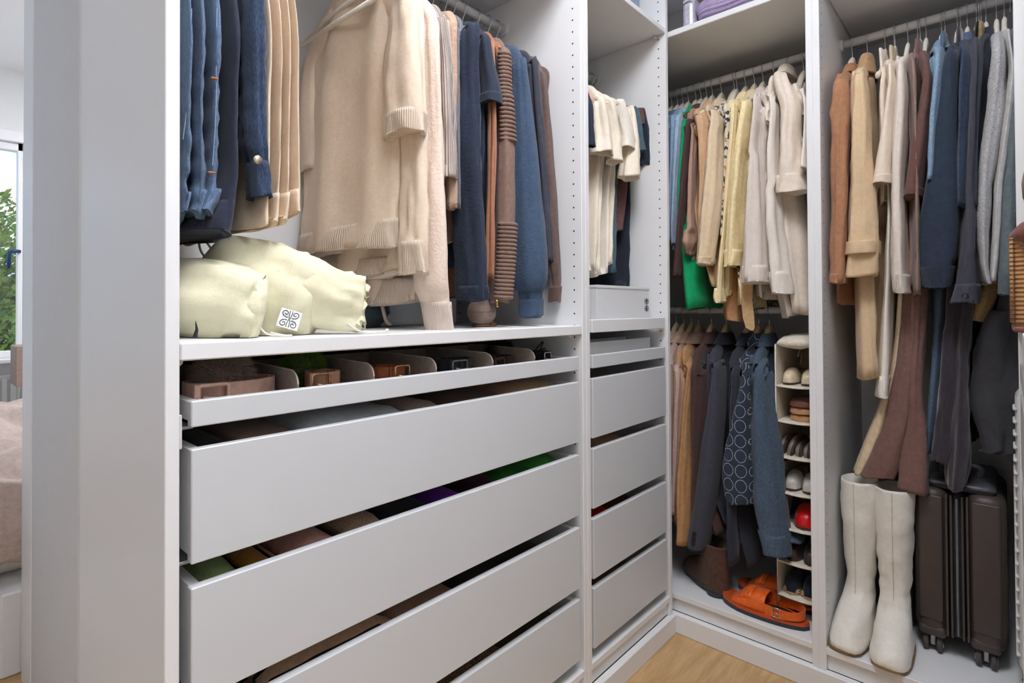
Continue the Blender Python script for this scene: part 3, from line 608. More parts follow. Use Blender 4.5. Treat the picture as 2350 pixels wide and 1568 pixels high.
g3('shirt', 'emerald green shirt whose tail hangs below the jackets', 'shirt', GREEN, .030, [(285, 1566, 1576), (400, 1558, 1568), (520, 1556, 1566)], 'emerald green shirt', hem=1.086, hpx=-.028, bh=.030, af2=.215, collar=GREEN, back=False, fold=.004)
g3('zip_jacket', 'dark brown satin jacket with open zip beside emerald shirt', 'jacket', BROWN, .010, [(290, 1572, 1592), (400, 1562, 1582), (520, 1554, 1572), (636, 1545, 1562)], 'dark brown satin jacket', collar=BROWN, back=False)
g3('overshirt', 'taupe overshirt with its sleeve knotted low down', 'shirt', TAUPE, -.012, [(310, 1586, 1602), (400, 1577, 1600), (490, 1573, 1600), (530, 1571, 1602), (560, 1568, 1604), (586, 1574, 1592)], 'taupe overshirt with knotted sleeve', ripple=.003, back=False)
g3('shirt', 'camel cotton shirt with rounded shoulder, right of the taupe one', 'shirt', CAMEL, -.034, [(285, 1600, 1630), (400, 1602, 1624), (500, 1600, 1616), (600, 1596, 1612)], 'camel cotton shirt', collar=CAMEL, back=False, hem=1.165, hpx=-.105, bh=.022)
g3('shirt', 'light tan shirt with straight sleeve and folded hem', 'shirt', TAN, -.068, [(275, 1632, 1658), (400, 1620, 1660), (500, 1610, 1654), (606, 1600, 1640)], 'light tan shirt', collar=TAN, back=False, cuff=.02)
g3('blouse', 'floral print blouse seen as a strip beside yellow shirts', 'blouse', FLOR, -.115, [(260, 1664, 1682), (400, 1660, 1672), (540, 1654, 1664)], 'floral print blouse', back=False, hem=1.08, hpx=-.20)
g3('shirt', 'pale yellow cotton shirt with the lower cuff', 'shirt', YEL, -.155, [(260, 1680, 1700), (400, 1666, 1690), (520, 1656, 1674), (640, 1642, 1664), (694, 1642, 1662)], 'pale yellow cotton shirt', collar=YEL, back=False, cuff=.05)
g3('satin_shirt', 'shiny yellow satin shirt with wrinkled sleeve and cuff', 'shirt', YSAT, -.186, [(250, 1702, 1730), (330, 1688, 1722), (420, 1674, 1714), (520, 1666, 1708), (612, 1662, 1704)], 'shiny yellow satin shirt', collar=YSAT, back=False, cuff=.062, ripple=.0025, hem=1.095, hpx=-.19, bh=.02, sfold=.007)
g3('shirt', 'pinkish cream corduroy shirt with crinkled cuff', 'shirt', PCRM, -.215, [(250, 1732, 1760), (330, 1724, 1757), (420, 1714, 1757), (520, 1706, 1762), (648, 1704, 1766)], 'pinkish cream corduroy shirt', collar=PCRM, back=False, cuff=.07, ripple=.0015, hem=1.12, hpx=-.26, bh=.018)
g3('jacket', 'cream cotton jacket with square buttoned cuff', 'jacket', CRM, -.252, [(250, 1764, 1794), (330, 1758, 1790), (420, 1758, 1792), (520, 1760, 1800), (610, 1766, 1812), (674, 1770, 1820)], 'cream cotton jacket', collar=CRM, back=False, cuff=.068, hem=1.06, hpx=-.33, bh=.02)
g3('wool_coat', 'cream wool coat with turned-up wide sleeve at the right end', 'coat', CWOOL, -.296, [(250, 1796, 1838), (330, 1792, 1838), (400, 1784, 1844), (444, 1780, 1852)], 'cream wool coat with turned-up sleeve', collar=CWOOL, back=False, cuff=.05, hem=1.066, hpx=-.37, bh=.026, sa=.06, zn=1.885)
g3('blouse', 'ivory top with short sleeve against the corner wardrobe divider', 'blouse', IVORY, -.345, [(240, 1842, 1862), (320, 1842, 1864), (392, 1838, 1866)], 'ivory top against the divider', back=False, sfold=.003)
hangleg('satin_skirt', 'copper satin skirt hem between tan shirt and yellow cuffs', 'skirt', FAB('copper satin', (204, 152, 110), rough=.5), [[(330, 1672, 1688), (450, 1662, 1690), (600, 1652, 1700), (700, 1646, 1704), (736, 1650, 1704)]], 'copper satin skirt', -.125, x=1.66, da=.06, seed=31, fold=.006, top=1)
for o in COL.objects:
    if o.name.startswith('leg') and o.parent and o.parent.name.startswith('satin_skirt'): o.name = 'skirt_cloth'; o.parent['group'] = G3
FBELT = FAB('tan fabric belt', (206, 170, 126))
t = thing('fabric_belt', 'tan fabric belt hanging below the yellow shirts', 'belt', point(1718, 700, x=1.60))
p_ = [point(px, py, x=1.60) for px, py in ((1716, 640), (1714, 690), (1718, 730), (1722, 752), (1726, 759))]
bm = bmesh.new(); loft(bm, [[p + Vector((dx, dy * w_, 0)) for dx, dy in ((-.002, -1), (-.002, 1), (.002, 1), (.002, -1))] for p, w_ in zip(p_, (.017, .0175, .0175, .014, .004))]); obj('strap', fin(bm), FBELT, t)
obj('eyelet', lathem([(.0008, -.0026), (.0022, -.0026), (.0022, .0026), (.0008, .0026)], p_[1], 10, 'x'), BRASS, t)
# --- corner wardrobe, lower rail
G4 = 'jackets on the lower rail of the corner wardrobe'
def g4(*a, **k): return g3(*a, zr=1.08, group=G4, hang='blond', back=False, **k)
g4('wool_coat', 'rose beige wool coat at the left end of the lower rail', 'coat', COATB, .118, [(860, 1530, 1554), (1000, 1526, 1550), (1200, 1524, 1548)], 'leftmost rose beige coat', collar=COATB)
g4('wool_coat', 'rose beige wool coat, second on the lower corner rail', 'coat', FAB('blush wool', (204, 178, 162)), .088, [(860, 1548, 1568), (1000, 1544, 1562), (1180, 1538, 1558)], 'second rose beige coat', collar=COATB)
g4('wool_coat', 'taupe coat squeezed left of the long camel one', 'coat', TAUPE, .056, [(880, 1562, 1580), (1000, 1556, 1572), (1200, 1548, 1560)], 'taupe coat on the lower rail', collar=TAUPE)
g4('wool_coat', 'camel wool coat with long sleeve on the lower rail', 'coat', COATC, .028, [(840, 1578, 1596), (950, 1566, 1592), (1100, 1556, 1588), (1245, 1552, 1586)], 'long camel wool coat', collar=COATB, hem=.27)
g4('blazer', 'chocolate brown blazer between camel coat and slate blazer', 'jacket', CHOC, -.022, [(850, 1592, 1624), (950, 1592, 1622), (1060, 1592, 1616), (1200, 1592, 1612)], 'chocolate brown blazer', collar=CHOC, hem=.32, hpx=-.10, bh=.022)
g4('blazer', 'slate wool blazer with three dark cuff buttons', 'jacket', BLAZ, -.078, [(840, 1636, 1664), (950, 1622, 1666), (1100, 1600, 1652), (1180, 1588, 1640), (1252, 1576, 1628)], 'slate wool blazer with cuff buttons', collar=BLAZD, buttons=(.335, .318, .301), hem=.36, hpx=-.13, sa=.05, sfold=.003)
g4('blazer', 'midnight wool blazer behind the circle-embroidered jacket', 'jacket', BLAZD, -.155, [(870, 1676, 1702), (970, 1672, 1698), (1100, 1664, 1690), (1290, 1668, 1692)], 'midnight wool blazer', collar=BLAZD, hem=.25, hpx=-.21, bh=.02)
g4('embroidered_jacket', 'indigo jacket embroidered with white dashed circles', 'jacket', CIRC, -.192, [(840, 1708, 1730), (930, 1694, 1730), (1020, 1670, 1728), (1100, 1664, 1732), (1150, 1668, 1728)], 'indigo jacket with dashed circles', collar=CIRC, hem=.47)
g4('denim_jacket', 'slate blue denim jacket with stitched cuff above the sandals', 'jacket', DEN_S, -.228, [(850, 1732, 1768), (950, 1726, 1782), (1060, 1724, 1796), (1160, 1730, 1804), (1215, 1740, 1808), (1266, 1752, 1814)], 'slate blue denim jacket', collar=DEN_S, cuff=.062, hem=.42, hpx=-.335, bh=.032, af2=.19, sa=.055)

# --- right wardrobe
G5 = 'clothes on the right wardrobe rail'
def g5(*a, **k): k.setdefault('group', G5); k.setdefault('hang', 'cream'); return g3(*a, **k)
g5('suede_jacket', 'tan suede jacket at the left end of the right rail', 'jacket', RUST, -.487, [(230, 1920, 1954), (350, 1914, 1950), (500, 1911, 1948), (650, 1909, 1944)], 'tan suede jacket', hang='wood', collar=RUST, back=False, cuff=.03, hem=1.10)
tt = g5('trench_coat', 'beige trench coat with strapped cuff and turned-up collar', 'coat', TRENCH, -.528, [(220, 1960, 1998), (350, 1957, 2004), (480, 1953, 2010), (570, 1946, 2016), (636, 1942, 2010)], 'beige trench coat', hang='wood', collar=TRENCHD, back=False, hem=.885, hpx=-.55, bh=.030, af2=.20, sa=.055, collarh=.06)
SS = S3((556, 1942, 2021), (585, 1940, 2021))
obj('cuff_strap', shell([(.203, (SS[0][1] + SS[0][2]) / 2, SS[0][0], .062, abs(SS[0][1] - SS[0][2]) / 2), (.203, (SS[0][1] + SS[0][2]) / 2, (SS[0][0] + SS[1][0]) / 2, .063, abs(SS[0][1] - SS[0][2]) / 2), (.203, (SS[1][1] + SS[1][2]) / 2, SS[1][0], .062, abs(SS[1][1] - SS[1][2]) / 2)], FB, n=28, m=8, fold=.001, turn=.003), TRENCH, tt, True)
hangleg('trousers', 'long ivory trousers with deep hem beside the trench coat', 'trousers', IVORY, [[(430, 2026, 2050), (600, 2022, 2048), (800, 2010, 2044), (914, 2002, 2038)]], 'long ivory trousers', -.575, seed=4, cuffs=.06, fold=.003, da=.07, x=1.61)
g5('jersey_top', 'cream jersey top with wide elbow-length sleeve', 'top', CTEE, -.598, [(200, 2040, 2060), (300, 2024, 2052), (380, 2010, 2050), (424, 2006, 2049)], 'cream jersey top', back=False, sfold=.002, cuff=.02)
g5('knit_sweater', 'oatmeal fuzzy sweater with ribbed cuff in the right wardrobe', 'sweater', OATK, -.632, [(200, 2060, 2086), (320, 2052, 2084), (440, 2050, 2080), (560, 2051, 2084), (610, 2052, 2086), (672, 2054, 2090)], 'oatmeal fuzzy sweater', back=False, cuff=.055, cuffM=OATR, sfold=.003)
g5('knit_sweater', 'grey brown knit sweater between oatmeal and cocoa tops', 'sweater', GBK, -.656, [(200, 2088, 2106), (320, 2090, 2104), (500, 2092, 2108), (676, 2092, 2110)], 'grey brown knit sweater', back=False)
g5('cotton_top', 'cocoa brown top with elbow sleeve in the right wardrobe', 'top', BRCO, -.676, [(190, 2114, 2140), (280, 2100, 2138), (380, 2084, 2126), (452, 2074, 2116)], 'cocoa brown top', back=False, cuff=.015, sfold=.003)
g5('denim_shirt', 'light blue denim shirt left of the navy sweatshirt', 'shirt', DEN_L, -.712, [(180, 2142, 2168), (280, 2138, 2160), (420, 2134, 2154)], 'light blue denim shirt', back=False, collar=DEN_L)
g5('sweatshirt', 'navy fleece sweatshirt with broad sleeve and ribbed cuff', 'sweatshirt', NAVF, -.748, [(160, 2166, 2202), (260, 2150, 2200), (380, 2132, 2200), (500, 2112, 2204), (585, 2104, 2200), (610, 2108, 2192), (660, 2116, 2184)], 'navy fleece sweatshirt', back=False, cuff=.055, cuffM=NAVR, sa=.065, sfold=.004)
g5('denim_jacket', 'dark blue denim jacket right of the navy sweatshirt', 'jacket', DEN_D, -.77, [(170, 2206, 2226), (300, 2204, 2222), (480, 2204, 2220)], 'dark blue denim jacket', back=False, collar=DEN_M)
g5('shirt', 'charcoal brushed shirt with buttoned cuff', 'shirt', SLATE, -.79, [(170, 2226, 2252), (300, 2216, 2244), (440, 2212, 2238), (560, 2206, 2240), (640, 2196, 2248), (695, 2182, 2246)], 'charcoal brushed shirt', back=False, collar=SLATE, cuff=.05, buttons=(1.115,), sfold=.005)
g5('jacket', 'black-blue jacket behind the grey marl sweater', 'jacket', NAVYC, -.81, [(170, 2252, 2270), (300, 2244, 2258), (480, 2238, 2252)], 'black-blue jacket', back=False, collar=NAVYC)
g5('knit_sweater', 'grey marl sweater with long tapering sleeve', 'sweater', GMARL, -.832, [(150, 2278, 2312), (250, 2264, 2310), (380, 2248, 2290), (500, 2242, 2278), (600, 2248, 2272), (652, 2260, 2276)], 'grey marl sweater', back=False, sa=.055, sfold=.005)
g5('knit_sweater', 'light grey knit sweater beside the green grey sweatshirt', 'sweater', GMARLL, -.848, [(180, 2312, 2328), (300, 2296, 2318), (420, 2280, 2300), (550, 2274, 2292), (648, 2268, 2284)], 'light grey knit sweater', back=False, sfold=.003)
g5('sweatshirt', 'green grey fleece sweatshirt at the right end of the rail', 'sweatshirt', GGREEN, -.872, [(240, 2318, 2348), (400, 2302, 2340), (520, 2292, 2334), (600, 2288, 2332), (676, 2290, 2326)], 'green grey fleece sweatshirt', back=False, cuff=.055, cuffM=GGREENR, sfold=.003)
hangleg('trousers', 'champagne satin trousers tucked behind the white boot tops', 'trousers', GOLDS, [[(600, 2058, 2074), (800, 2046, 2066), (915, 2020, 2048), (1010, 1984, 2024), (1090, 1954, 1986)]], 'champagne satin trousers', -.60, x=1.66, seed=5, fold=.003, da=.03)
hangleg('trousers', 'cocoa brown wide trousers draped over the boots', 'trousers', BRTR, [[(480, 2076, 2102), (700, 2072, 2104), (850, 2054, 2096), (980, 2024, 2084), (1060, 1990, 2064), (1100, 1972, 2046)], [(480, 2098, 2130), (700, 2094, 2124), (880, 2082, 2114), (1000, 2070, 2122), (1134, 2056, 2128)]], 'cocoa brown wide trousers', -.662, x=1.63, seed=9, fold=.005, da=.035)
hangleg('jeans', 'blue jeans leg hanging between brown trousers and black velvet', 'jeans', DEN_M, [[(600, 2138, 2172), (760, 2134, 2168), (900, 2128, 2156), (1046, 2122, 2142)]], 'blue jeans in the right wardrobe', -.72, x=1.68, seed=12, fold=.003, da=.05)
hangleg('velvet_trousers', 'black plum velvet trousers reaching the dark suitcase', 'trousers', VELV, [[(600, 2172, 2214), (800, 2160, 2202), (950, 2148, 2184), (1064, 2136, 2170)], [(600, 2206, 2232), (800, 2192, 2222), (950, 2182, 2226), (1060, 2172, 2226), (1128, 2172, 2214)]], 'black plum velvet trousers', -.755, x=1.64, seed=14, fold=.006, da=.04)
hangleg('trousers', 'old gold patterned trousers showing a rolled hem', 'trousers', FAB('old gold print', (176, 146, 102), var=.25, scale=4), [[(560, 2258, 2300), (660, 2240, 2292), (736, 2218, 2262)]], 'old gold patterned trousers', -.80, x=1.66, seed=15, fold=.004, da=.05)

# ------------------------------------------------------------------ things on the shelves
def blob(keys, n=26, m=24, seed=0, fold=.008, zmin=None, ff=5, sharp=1., close=True, thick=0.):
    """soft sack along a path. keys: (x, y, z, radius sideways, radius up)"""
    K = cat(keys, m); rings = []
    for i, (x, y, z, ra, rb) in enumerate(K):
        p = Vector(K[max(i - 1, 0)][:3]); q = Vector(K[min(i + 1, m - 1)][:3]); t = (q - p).normalized()
        s = t.cross(Vector((0, 0, 1))).normalized(); u = s.cross(t)
        ring = []
        for k in range(n):
            an = 2 * math.pi * k / n; c, sn = math.cos(an), math.sin(an)
            cr_ = max(0, 1 - abs(math.sin(1.5 * an + seed + 1.8 * i / m * math.sin(seed))) * 1.7) ** 2 + .8 * max(0, 1 - abs(math.sin(2.5 * an - seed * 1.7 + 2.6 * i / m)) * 2.2) ** 2
            w_ = 1 - abs(nz3(c * .9 + seed, sn * .9, i / m * 2.2 + seed)) * 2.4
            h = fold * (w_ * .8 * sharp + cr_ * 1.1 * sharp - .6 + .35 * math.sin(ff * an + seed + i / m * 2) * (.3 + i / m) + .5 * nz3(c * 4, sn * 4 + seed, i / m * 7))
            P = Vector((x, y, z)) + s * c * (max(ra, .002) + h) + u * sn * (max(rb, .002) + h)
            if zmin is not None and P.z < zmin: P.z = zmin + .0004 + .02 * (zmin - P.z)
            ring.append(P)
        rings.append(ring)
    bm = bmesh.new(); loft(bm, rings); return fin(bm)
SZ = 1.0446
SACK = FAB('pale yellow cotton bag', (236, 230, 198), var=.02); SACKT = FAB('taupe cotton bag', (166, 148, 134)); CORD = FAB('white cord', (238, 234, 222))
BLACK = mat('black print', rgb(20, 20, 22), .6, 'smooth')
def emblem(parent, o, ux, uy, s, r=.0006):
    """mirrored scroll monogram drawn with fine curves"""
    o, ux, uy = Vector(o), Vector(ux), Vector(uy)
    for sx in (-1, 1):
        for sy in (-1, 1):
            a = [(.10, .08), (.30, .10), (.42, .26), (.36, .42), (.20, .42), (.14, .30), (.22, .22), (.30, .28)]
            b_ = [(.06, .48), (.07, .30), (.05, .14), (.02, .02)]
            for c in (a, b_):
                obj('emblem', tubem([o + ux * (sx * p[0] * s) + uy * (sy * p[1] * s) for p in cat(c, 14)], r, 5), BLACK, parent)
# pale dust bag, far left
t = thing('dust_bag', 'pale yellow drawstring bag at the left end of the shelf', 'bag', (.09, .12, SZ))
b = obj('sack', blob([(.100, .30, 1.10, .02, .03), (.096, .27, 1.10, .058, .055), (.094, .20, 1.105, .060, .066), (.098, .13, 1.105, .055, .070), (.122, .088, 1.10, .043, .062), (.138, .074, 1.09, .038, .052), (.152, .066, 1.085, .034, .048)], seed=2.3, fold=.010, zmin=SZ), SACK, t, True)
obj('gathered_mouth', blob([(.136, .072, 1.088, .030, .046), (.146, .066, 1.086, .033, .052), (.156, .060, 1.084, .028, .048), (.16, .058, 1.083, .010, .02)], n=40, m=12, seed=5, fold=.005, zmin=SZ, ff=13), SACK, t, True)
c0 = point(523, 760, y=.05)
obj('drawstring', tubem(cat([(.148, .052, 1.062), (.156, .040, 1.05), (.172, .022, 1.0475), (.186, .020, 1.0475), (.180, .034, 1.0475), (.163, .046, 1.052)], 24), .0016, 6), CORD, t, True)
mk = point(445, 757, y=.052)
obj('sail_mark', tubem([mk + Vector((.0, -.004, -.012)), mk + Vector((.003, -.003, 0)), mk + Vector((.002, -.001, .013))], [.0035, .0022, .0004], 6), BLACK, t)
# big pale dust bag
t = thing('dust_bag', 'large pale yellow drawstring bag with square emblem label', 'bag', (.22, .14, SZ))
obj('sack', blob([(.165, .34, 1.10, .02, .03), (.165, .30, 1.11, .07, .062), (.175, .22, 1.115, .088, .088), (.205, .155, 1.118, .085, .094), (.245, .115, 1.112, .072, .080), (.272, .088, 1.105, .052, .062)], seed=7.1, fold=.013, zmin=SZ, m=30, n=34), SACK, t, True)
obj('gathered_mouth', blob([(.236, .124, 1.125, .066, .074), (.258, .100, 1.122, .054, .066), (.280, .078, 1.112, .040, .058), (.300, .058, 1.104, .026, .054), (.318, .044, 1.099, .016, .052), (.330, .037, 1.097, .011, .050), (.331, .036, 1.097, .004, .036)], n=48, m=22, seed=9, fold=.005, zmin=SZ, ff=9), SACK, t, True)
obj('drawstring', tubem(cat([(.300, .040, 1.064), (.312, .026, 1.052), (.325, .020, 1.048), (.345, .018, 1.0475), (.37, .022, 1.0475)], 20), .0016, 6), CORD, t, True)
obj('drawstring', tubem(cat([(.300, .044, 1.062), (.318, .034, 1.050), (.335, .028, 1.048), (.355, .026, 1.0475), (.372, .026, 1.0475)], 20), .0016, 6), CORD, t, True)
for q in ((.372, .022, 1.0495), (.376, .027, 1.0495)): obj('knot', lathem([(.0005, -.004), (.003, -.002), (.0035, 0), (.003, .002), (.0005, .004)], q, 10, 'x'), CORD, t, True)
lc = point(664, 733, y=.052); lab = boxm(-.017, .017, -.0005, .0005, -.017, .017, bev=0)
rl = Matrix.Translation(lc) @ Matrix.Rotation(math.radians(-14), 4, 'X') @ Matrix.Rotation(math.radians(24), 4, 'Y') @ Matrix.Rotation(math.radians(-18), 4, 'Z')
bmesh.ops.transform(lab, matrix=rl, verts=lab.verts)
lo = obj('label', lab, mat('white woven label', rgb(232, 232, 230), .8), t)
emblem(lo, rl @ Vector((0, -.001, 0)), (rl.to_3x3() @ Vector((1, 0, 0))), (rl.to_3x3() @ Vector((0, 0, 1))), .031)
# taupe dust bag behind
t = thing('dust_bag', 'taupe drawstring bag with loop cord behind the two pale bags', 'bag', (.26, .40, SZ))
obj('sack', blob([(.46, .44, 1.10, .02, .03), (.42, .43, 1.115, .07, .07), (.34, .41, 1.13, .085, .09), (.27, .40, 1.13, .075, .085), (.22, .38, 1.14, .045, .055), (.20, .37, 1.155, .022, .028), (.185, .36, 1.165, .026, .030), (.178, .357, 1.17, .006, .008)], seed=12, fold=.008, zmin=SZ), SACKT, t, True)
lp0 = Vector((.188, .352, 1.185))
obj('cord_loop', tubem(cat([lp0, lp0 + Vector((-.004, 0, .02)), lp0 + Vector((-.018, 0, .042)), lp0 + Vector((-.030, 0, .040)), lp0 + Vector((-.026, 0, .020)), lp0 + Vector((-.008, 0, .0))], 26), .0022, 6), SACKT, t, True)
# dark tote with pale handles
TOTE = FAB('dark teal canvas', (52, 66, 74)); TOTEH = FAB('greige webbing', (190, 176, 164))
t = thing('tote_bag', 'small dark tote with greige handles behind cream sweaters', 'bag', (.50, .30, SZ))
obj('pouch', blob([(.45, .33, 1.075, .004, .02), (.455, .33, 1.08, .045, .034), (.50, .33, 1.08, .05, .036), (.56, .33, 1.08, .045, .034), (.565, .33, 1.075, .004, .02)], seed=3, fold=.003, zmin=SZ), TOTE, t, True)
for xx in (.452, .53): obj('handle', tubem(cat([(xx, .276, 1.12), (xx + .002, .266, 1.09), (xx + .008, .262, 1.062), (xx + .02, .262, 1.052)], 14), .0045, 8), TOTEH, t, True)
# translucent storage box at the back
STB = mat('frosted plastic', rgb(196, 200, 203), .35, 'smooth', var=.01, spec=.5)
t = thing('storage_box', 'frosted plastic storage box at the back of the shelf', 'box', (.72, .45, SZ))
obj('tub', boxm(.58, .86, .36, .53, SZ, 1.15, bev=.012, seg=3), STB, t); obj('lid', boxm(.575, .865, .355, .535, 1.15, 1.166, bev=.005, seg=2), STB, t)
# ball bag
BALL = FAB('taupe pebbled leather', (140, 118, 108), rough=.6, spec=.3); t = thing('ball_bag', 'round taupe leather ball under the taupe biker jacket', 'ball', (.735, .135, SZ))
obj('ball', lathem([(.0362 * math.sin(a) + .0002, .0362 * -math.cos(a)) for a in [math.pi * k / 18 for k in range(19)]], (.735, .135, SZ + .0372), 28), BALL, t, True)
obj('seam', tubem([(.735 + .0365 * math.cos(a), .135 + .0365 * math.sin(a), SZ + .0372) for a in [2 * math.pi * k / 32 for k in range(32)]], .0006, 5, True), LEATHD, t)
obj('base_ring', lathem([(.022, .0), (.026, .002), (.024, .006), (.018, .007)], (.735, .135, SZ), 24), LEATHD, t, True)
t = thing('leather_tab', 'small copper leather tab lying beside the taupe ball', 'tab', (.79, .16, SZ))
obj('tab', boxm(.772, .806, .15, .17, SZ, SZ + .010, bev=.003, seg=2), LEATH, t)
obj('strap_keeper', boxm(.786, .791, .148, .172, SZ + .0001, SZ + .012, bev=.001), LEATH, t)
# white shoe box with emblem in the narrow unit
BOXW = mat('white card', rgb(226, 226, 226), .6, 'smooth', var=.01)
t = thing('shoe_box', 'flat white card box with scroll emblem on the pull-out shelf', 'box', (1.29, .2, 1.0365))
b = obj('box_body', boxm(1.128, 1.445, .05, .32, 1.0365, 1.152, bev=.001), BOXW, t); obj('lid', boxm(1.126, 1.447, .048, .322, 1.150, 1.159, bev=.001), BOXW, t)
e0 = point(1484, 700, y=.0494); emblem(b, e0, (1, 0, 0), (0, 0, 1.5), .030, .0007)
# box on the top shelf, lilac pack on the corner wardrobe's top shelf
t = thing('fabric_box', 'blue grey fabric box on the top shelf of the narrow wardrobe', 'box', (1.2, .25, 2.0344))
FBX = FAB('blue grey fabric', (150, 166, 188)); obj('box_body', boxm(1.06, 1.40, .05, .42, 2.0344, 2.20, bev=.006, seg=2), FBX, t); obj('handle', boxm(1.19, 1.27, .044, .051, 2.10, 2.115, bev=.002), FBX, t)
LIL = FAB('lilac knit', (196, 176, 214), 'zrib', bump=.6, scale=.9); BAGP = mat('clear storage film', rgb(206, 204, 222), .15, 'smooth', spec=.6)
t = thing('storage_bag', 'lilac knitwear in a clear zipped bag on the top shelf', 'bag', (1.7, -.2, 2.0364))
obj('knitwear', blob([(1.70, -.06, 2.10, .004, .03), (1.70, -.07, 2.105, .13, .055), (1.70, -.16, 2.11, .14, .066), (1.70, -.26, 2.105, .13, .058), (1.70, -.27, 2.10, .004, .03)], seed=4, fold=.006, zmin=2.037), LIL, t, True)
obj('clear_end', boxm(1.56, 1.84, -.062, -.022, 2.0364, 2.16, bev=.012, seg=2), BAGP, t)
obj('zip', tubem([(1.555, -.03, 2.14), (1.553, -.05, 2.142), (1.555, -.062, 2.14)], .003, 6), PLAST, t)

# ------------------------------------------------------------------ tray with felt dividers, belts and fur
FELT = FAB('grey taupe felt', (168, 154, 142)); FELTE = FAB('felt edge', (198, 188, 178))
ti = thing('felt_tray_insert', 'taupe felt divider insert lying in the shallow tray', 'organizer', (.5, .2, .941))
obj('base_felt', boxm(.055, .945, .022, .47, .9395, .9415, bev=0), FELT, ti)
obj('back_felt', boxm(.055, .945, .262, .266, .9416, .990, bev=0), FELT, ti)
for px, py in ((683, 888), (857, 869), (1000, 856), (1130, 840), (1226, 830)):
    x = point(px, py, y=.024).x
    prof = [(.0225, .9417), (.0225, .966)] + [(.0225 + .026 - .026 * math.cos(a), .966 + .022 * math.sin(a)) for a in [math.pi / 2 * k / 8 for k in range(1, 9)]] + [(.16, .991), (.26, .991), (.26, .9417)]
    bm = bmesh.new(); loft(bm, [[(x - .0016, y, z) for y, z in prof], [(x + .0016, y, z) for y, z in prof]]); obj('divider', fin(bm), FELT, ti)
    obj('divider_edge', tubem([(x, y, z) for y, z in prof[1:-1]], .0018, 5), FELTE, ti)
def ribbon(bm, path, h, th=.0025):
    """belt strap standing on edge; path in x, y; z0 its lower edge"""
    rings = []
    for i, (x, y, z) in enumerate(path):
        p = path[max(i - 1, 0)]; q = path[min(i + 1, len(path) - 1)]; d = Vector((q[0] - p[0], q[1] - p[1], 0)).normalized(); nrm = Vector((d.y, -d.x, 0)) * th / 2
        P = Vector((x, y, z)); rings.append([P + nrm, P + nrm + Vector((0, 0, h)), P - nrm + Vector((0, 0, h)), P - nrm])
    loft(bm, rings)
def belt(label, M, BM, cx, cy, rx, ry, z0, h, bx, bw=.04, bh=.036, square=True, turns=1.6, kind='belt'):
    t = thing('belt', label, 'belt', (cx, cy, z0), 'coiled belts in the felt tray')
    bm = bmesh.new(); N = 46
    path = [(cx + rx * (1 - .10 * k / N * turns) * math.cos(a), cy + ry * (1 - .10 * k / N * turns) * math.sin(a), z0) for k, a in [(k, -1.9 + 2 * math.pi * turns * k / N) for k in range(N)]]
    ribbon(bm, path, h); obj('strap', fin(bm), M, t)
    yb = cy - ry - .004; zc = z0 + h / 2
    pts = [(bx - bw / 2, yb, zc - bh / 2), (bx + bw / 2, yb, zc - bh / 2), (bx + bw / 2, yb, zc + bh / 2), (bx - bw / 2, yb, zc + bh / 2)]
    rs = .0022 if not square else .0032
    P = []
    for i in range(4):
        a_, b_ = Vector(pts[i]), Vector(pts[(i + 1) % 4]); P += [a_.lerp(b_, .08), a_.lerp(b_, .5), a_.lerp(b_, .92)]
    bo = obj('buckle', tubem(P, rs, 8, True), BM, t, True)
    obj('prong', tubem([(bx - bw * .35, yb - .002, zc), (bx + bw * .1, yb - .004, zc - .003), (bx + bw / 2 + .003, yb - .003, zc - .002)], .0018, 6), BM, bo, True)
    obj('keeper', boxm(bx - bw * .62, bx - bw * .42, yb - .001, yb + .006, zc - h / 2 - .001, zc + h / 2 + .001, bev=.001), M, t)
    return t
GOLD = mat('rose gold', rgb(222, 176, 140), .22, 'smooth', metal=1.); SILV = mat('silver buckle', rgb(210, 208, 204), .2, 'smooth', metal=1.)
PINKL = FAB('nude pink leather', (206, 166, 148), rough=.5, spec=.4); TANL = FAB('light tan leather', (196, 148, 116), rough=.5, spec=.4); COGL = FAB('cognac leather', (160, 88, 48), rough=.45, spec=.4); SLAL = FAB('slate leather', (56, 60, 68), rough=.5); DBRL = FAB('dark brown leather', (70, 52, 46), rough=.5); BLKL = FAB('black leather', (36, 34, 36), rough=.5)
def bxp(px, py, y): return point(px, py, y=y).x
belt('nude pink leather belt with covered square buckle, leftmost in tray', PINKL, PINKL, .118, .095, .072, .052, .942, .036, bxp(493, 890, .035), .042, .034)
belt('light tan belt with rose gold buckle below the green fur', TANL, GOLD, bxp(742, 880, .08), .085, .030, .034, .942, .036, bxp(738, 866, .045), .032, .034, False)
belt('cognac brown belt with rose gold buckle, third compartment', COGL, GOLD, bxp(888, 860, .08), .085, .040, .034, .942, .034, bxp(925, 848, .045), .034, .036, False)
belt('slate leather belt with dark buckle, fourth compartment', SLAL, STEEL, bxp(1045, 845, .085), .088, .045, .036, .942, .036, bxp(1058, 832, .045), .042, .032, False)
belt('dark brown belt under the black fur ball, fifth compartment', DBRL, DBRL, bxp(1150, 835, .085), .088, .034, .034, .942, .032, bxp(1150, 826, .045), .03, .026)
belt('black belt with silver buckle at the right end of tray', BLKL, SILV, bxp(1238, 825, .085), .088, .030, .034, .942, .034, bxp(1260, 812, .045), .026, .03, False)
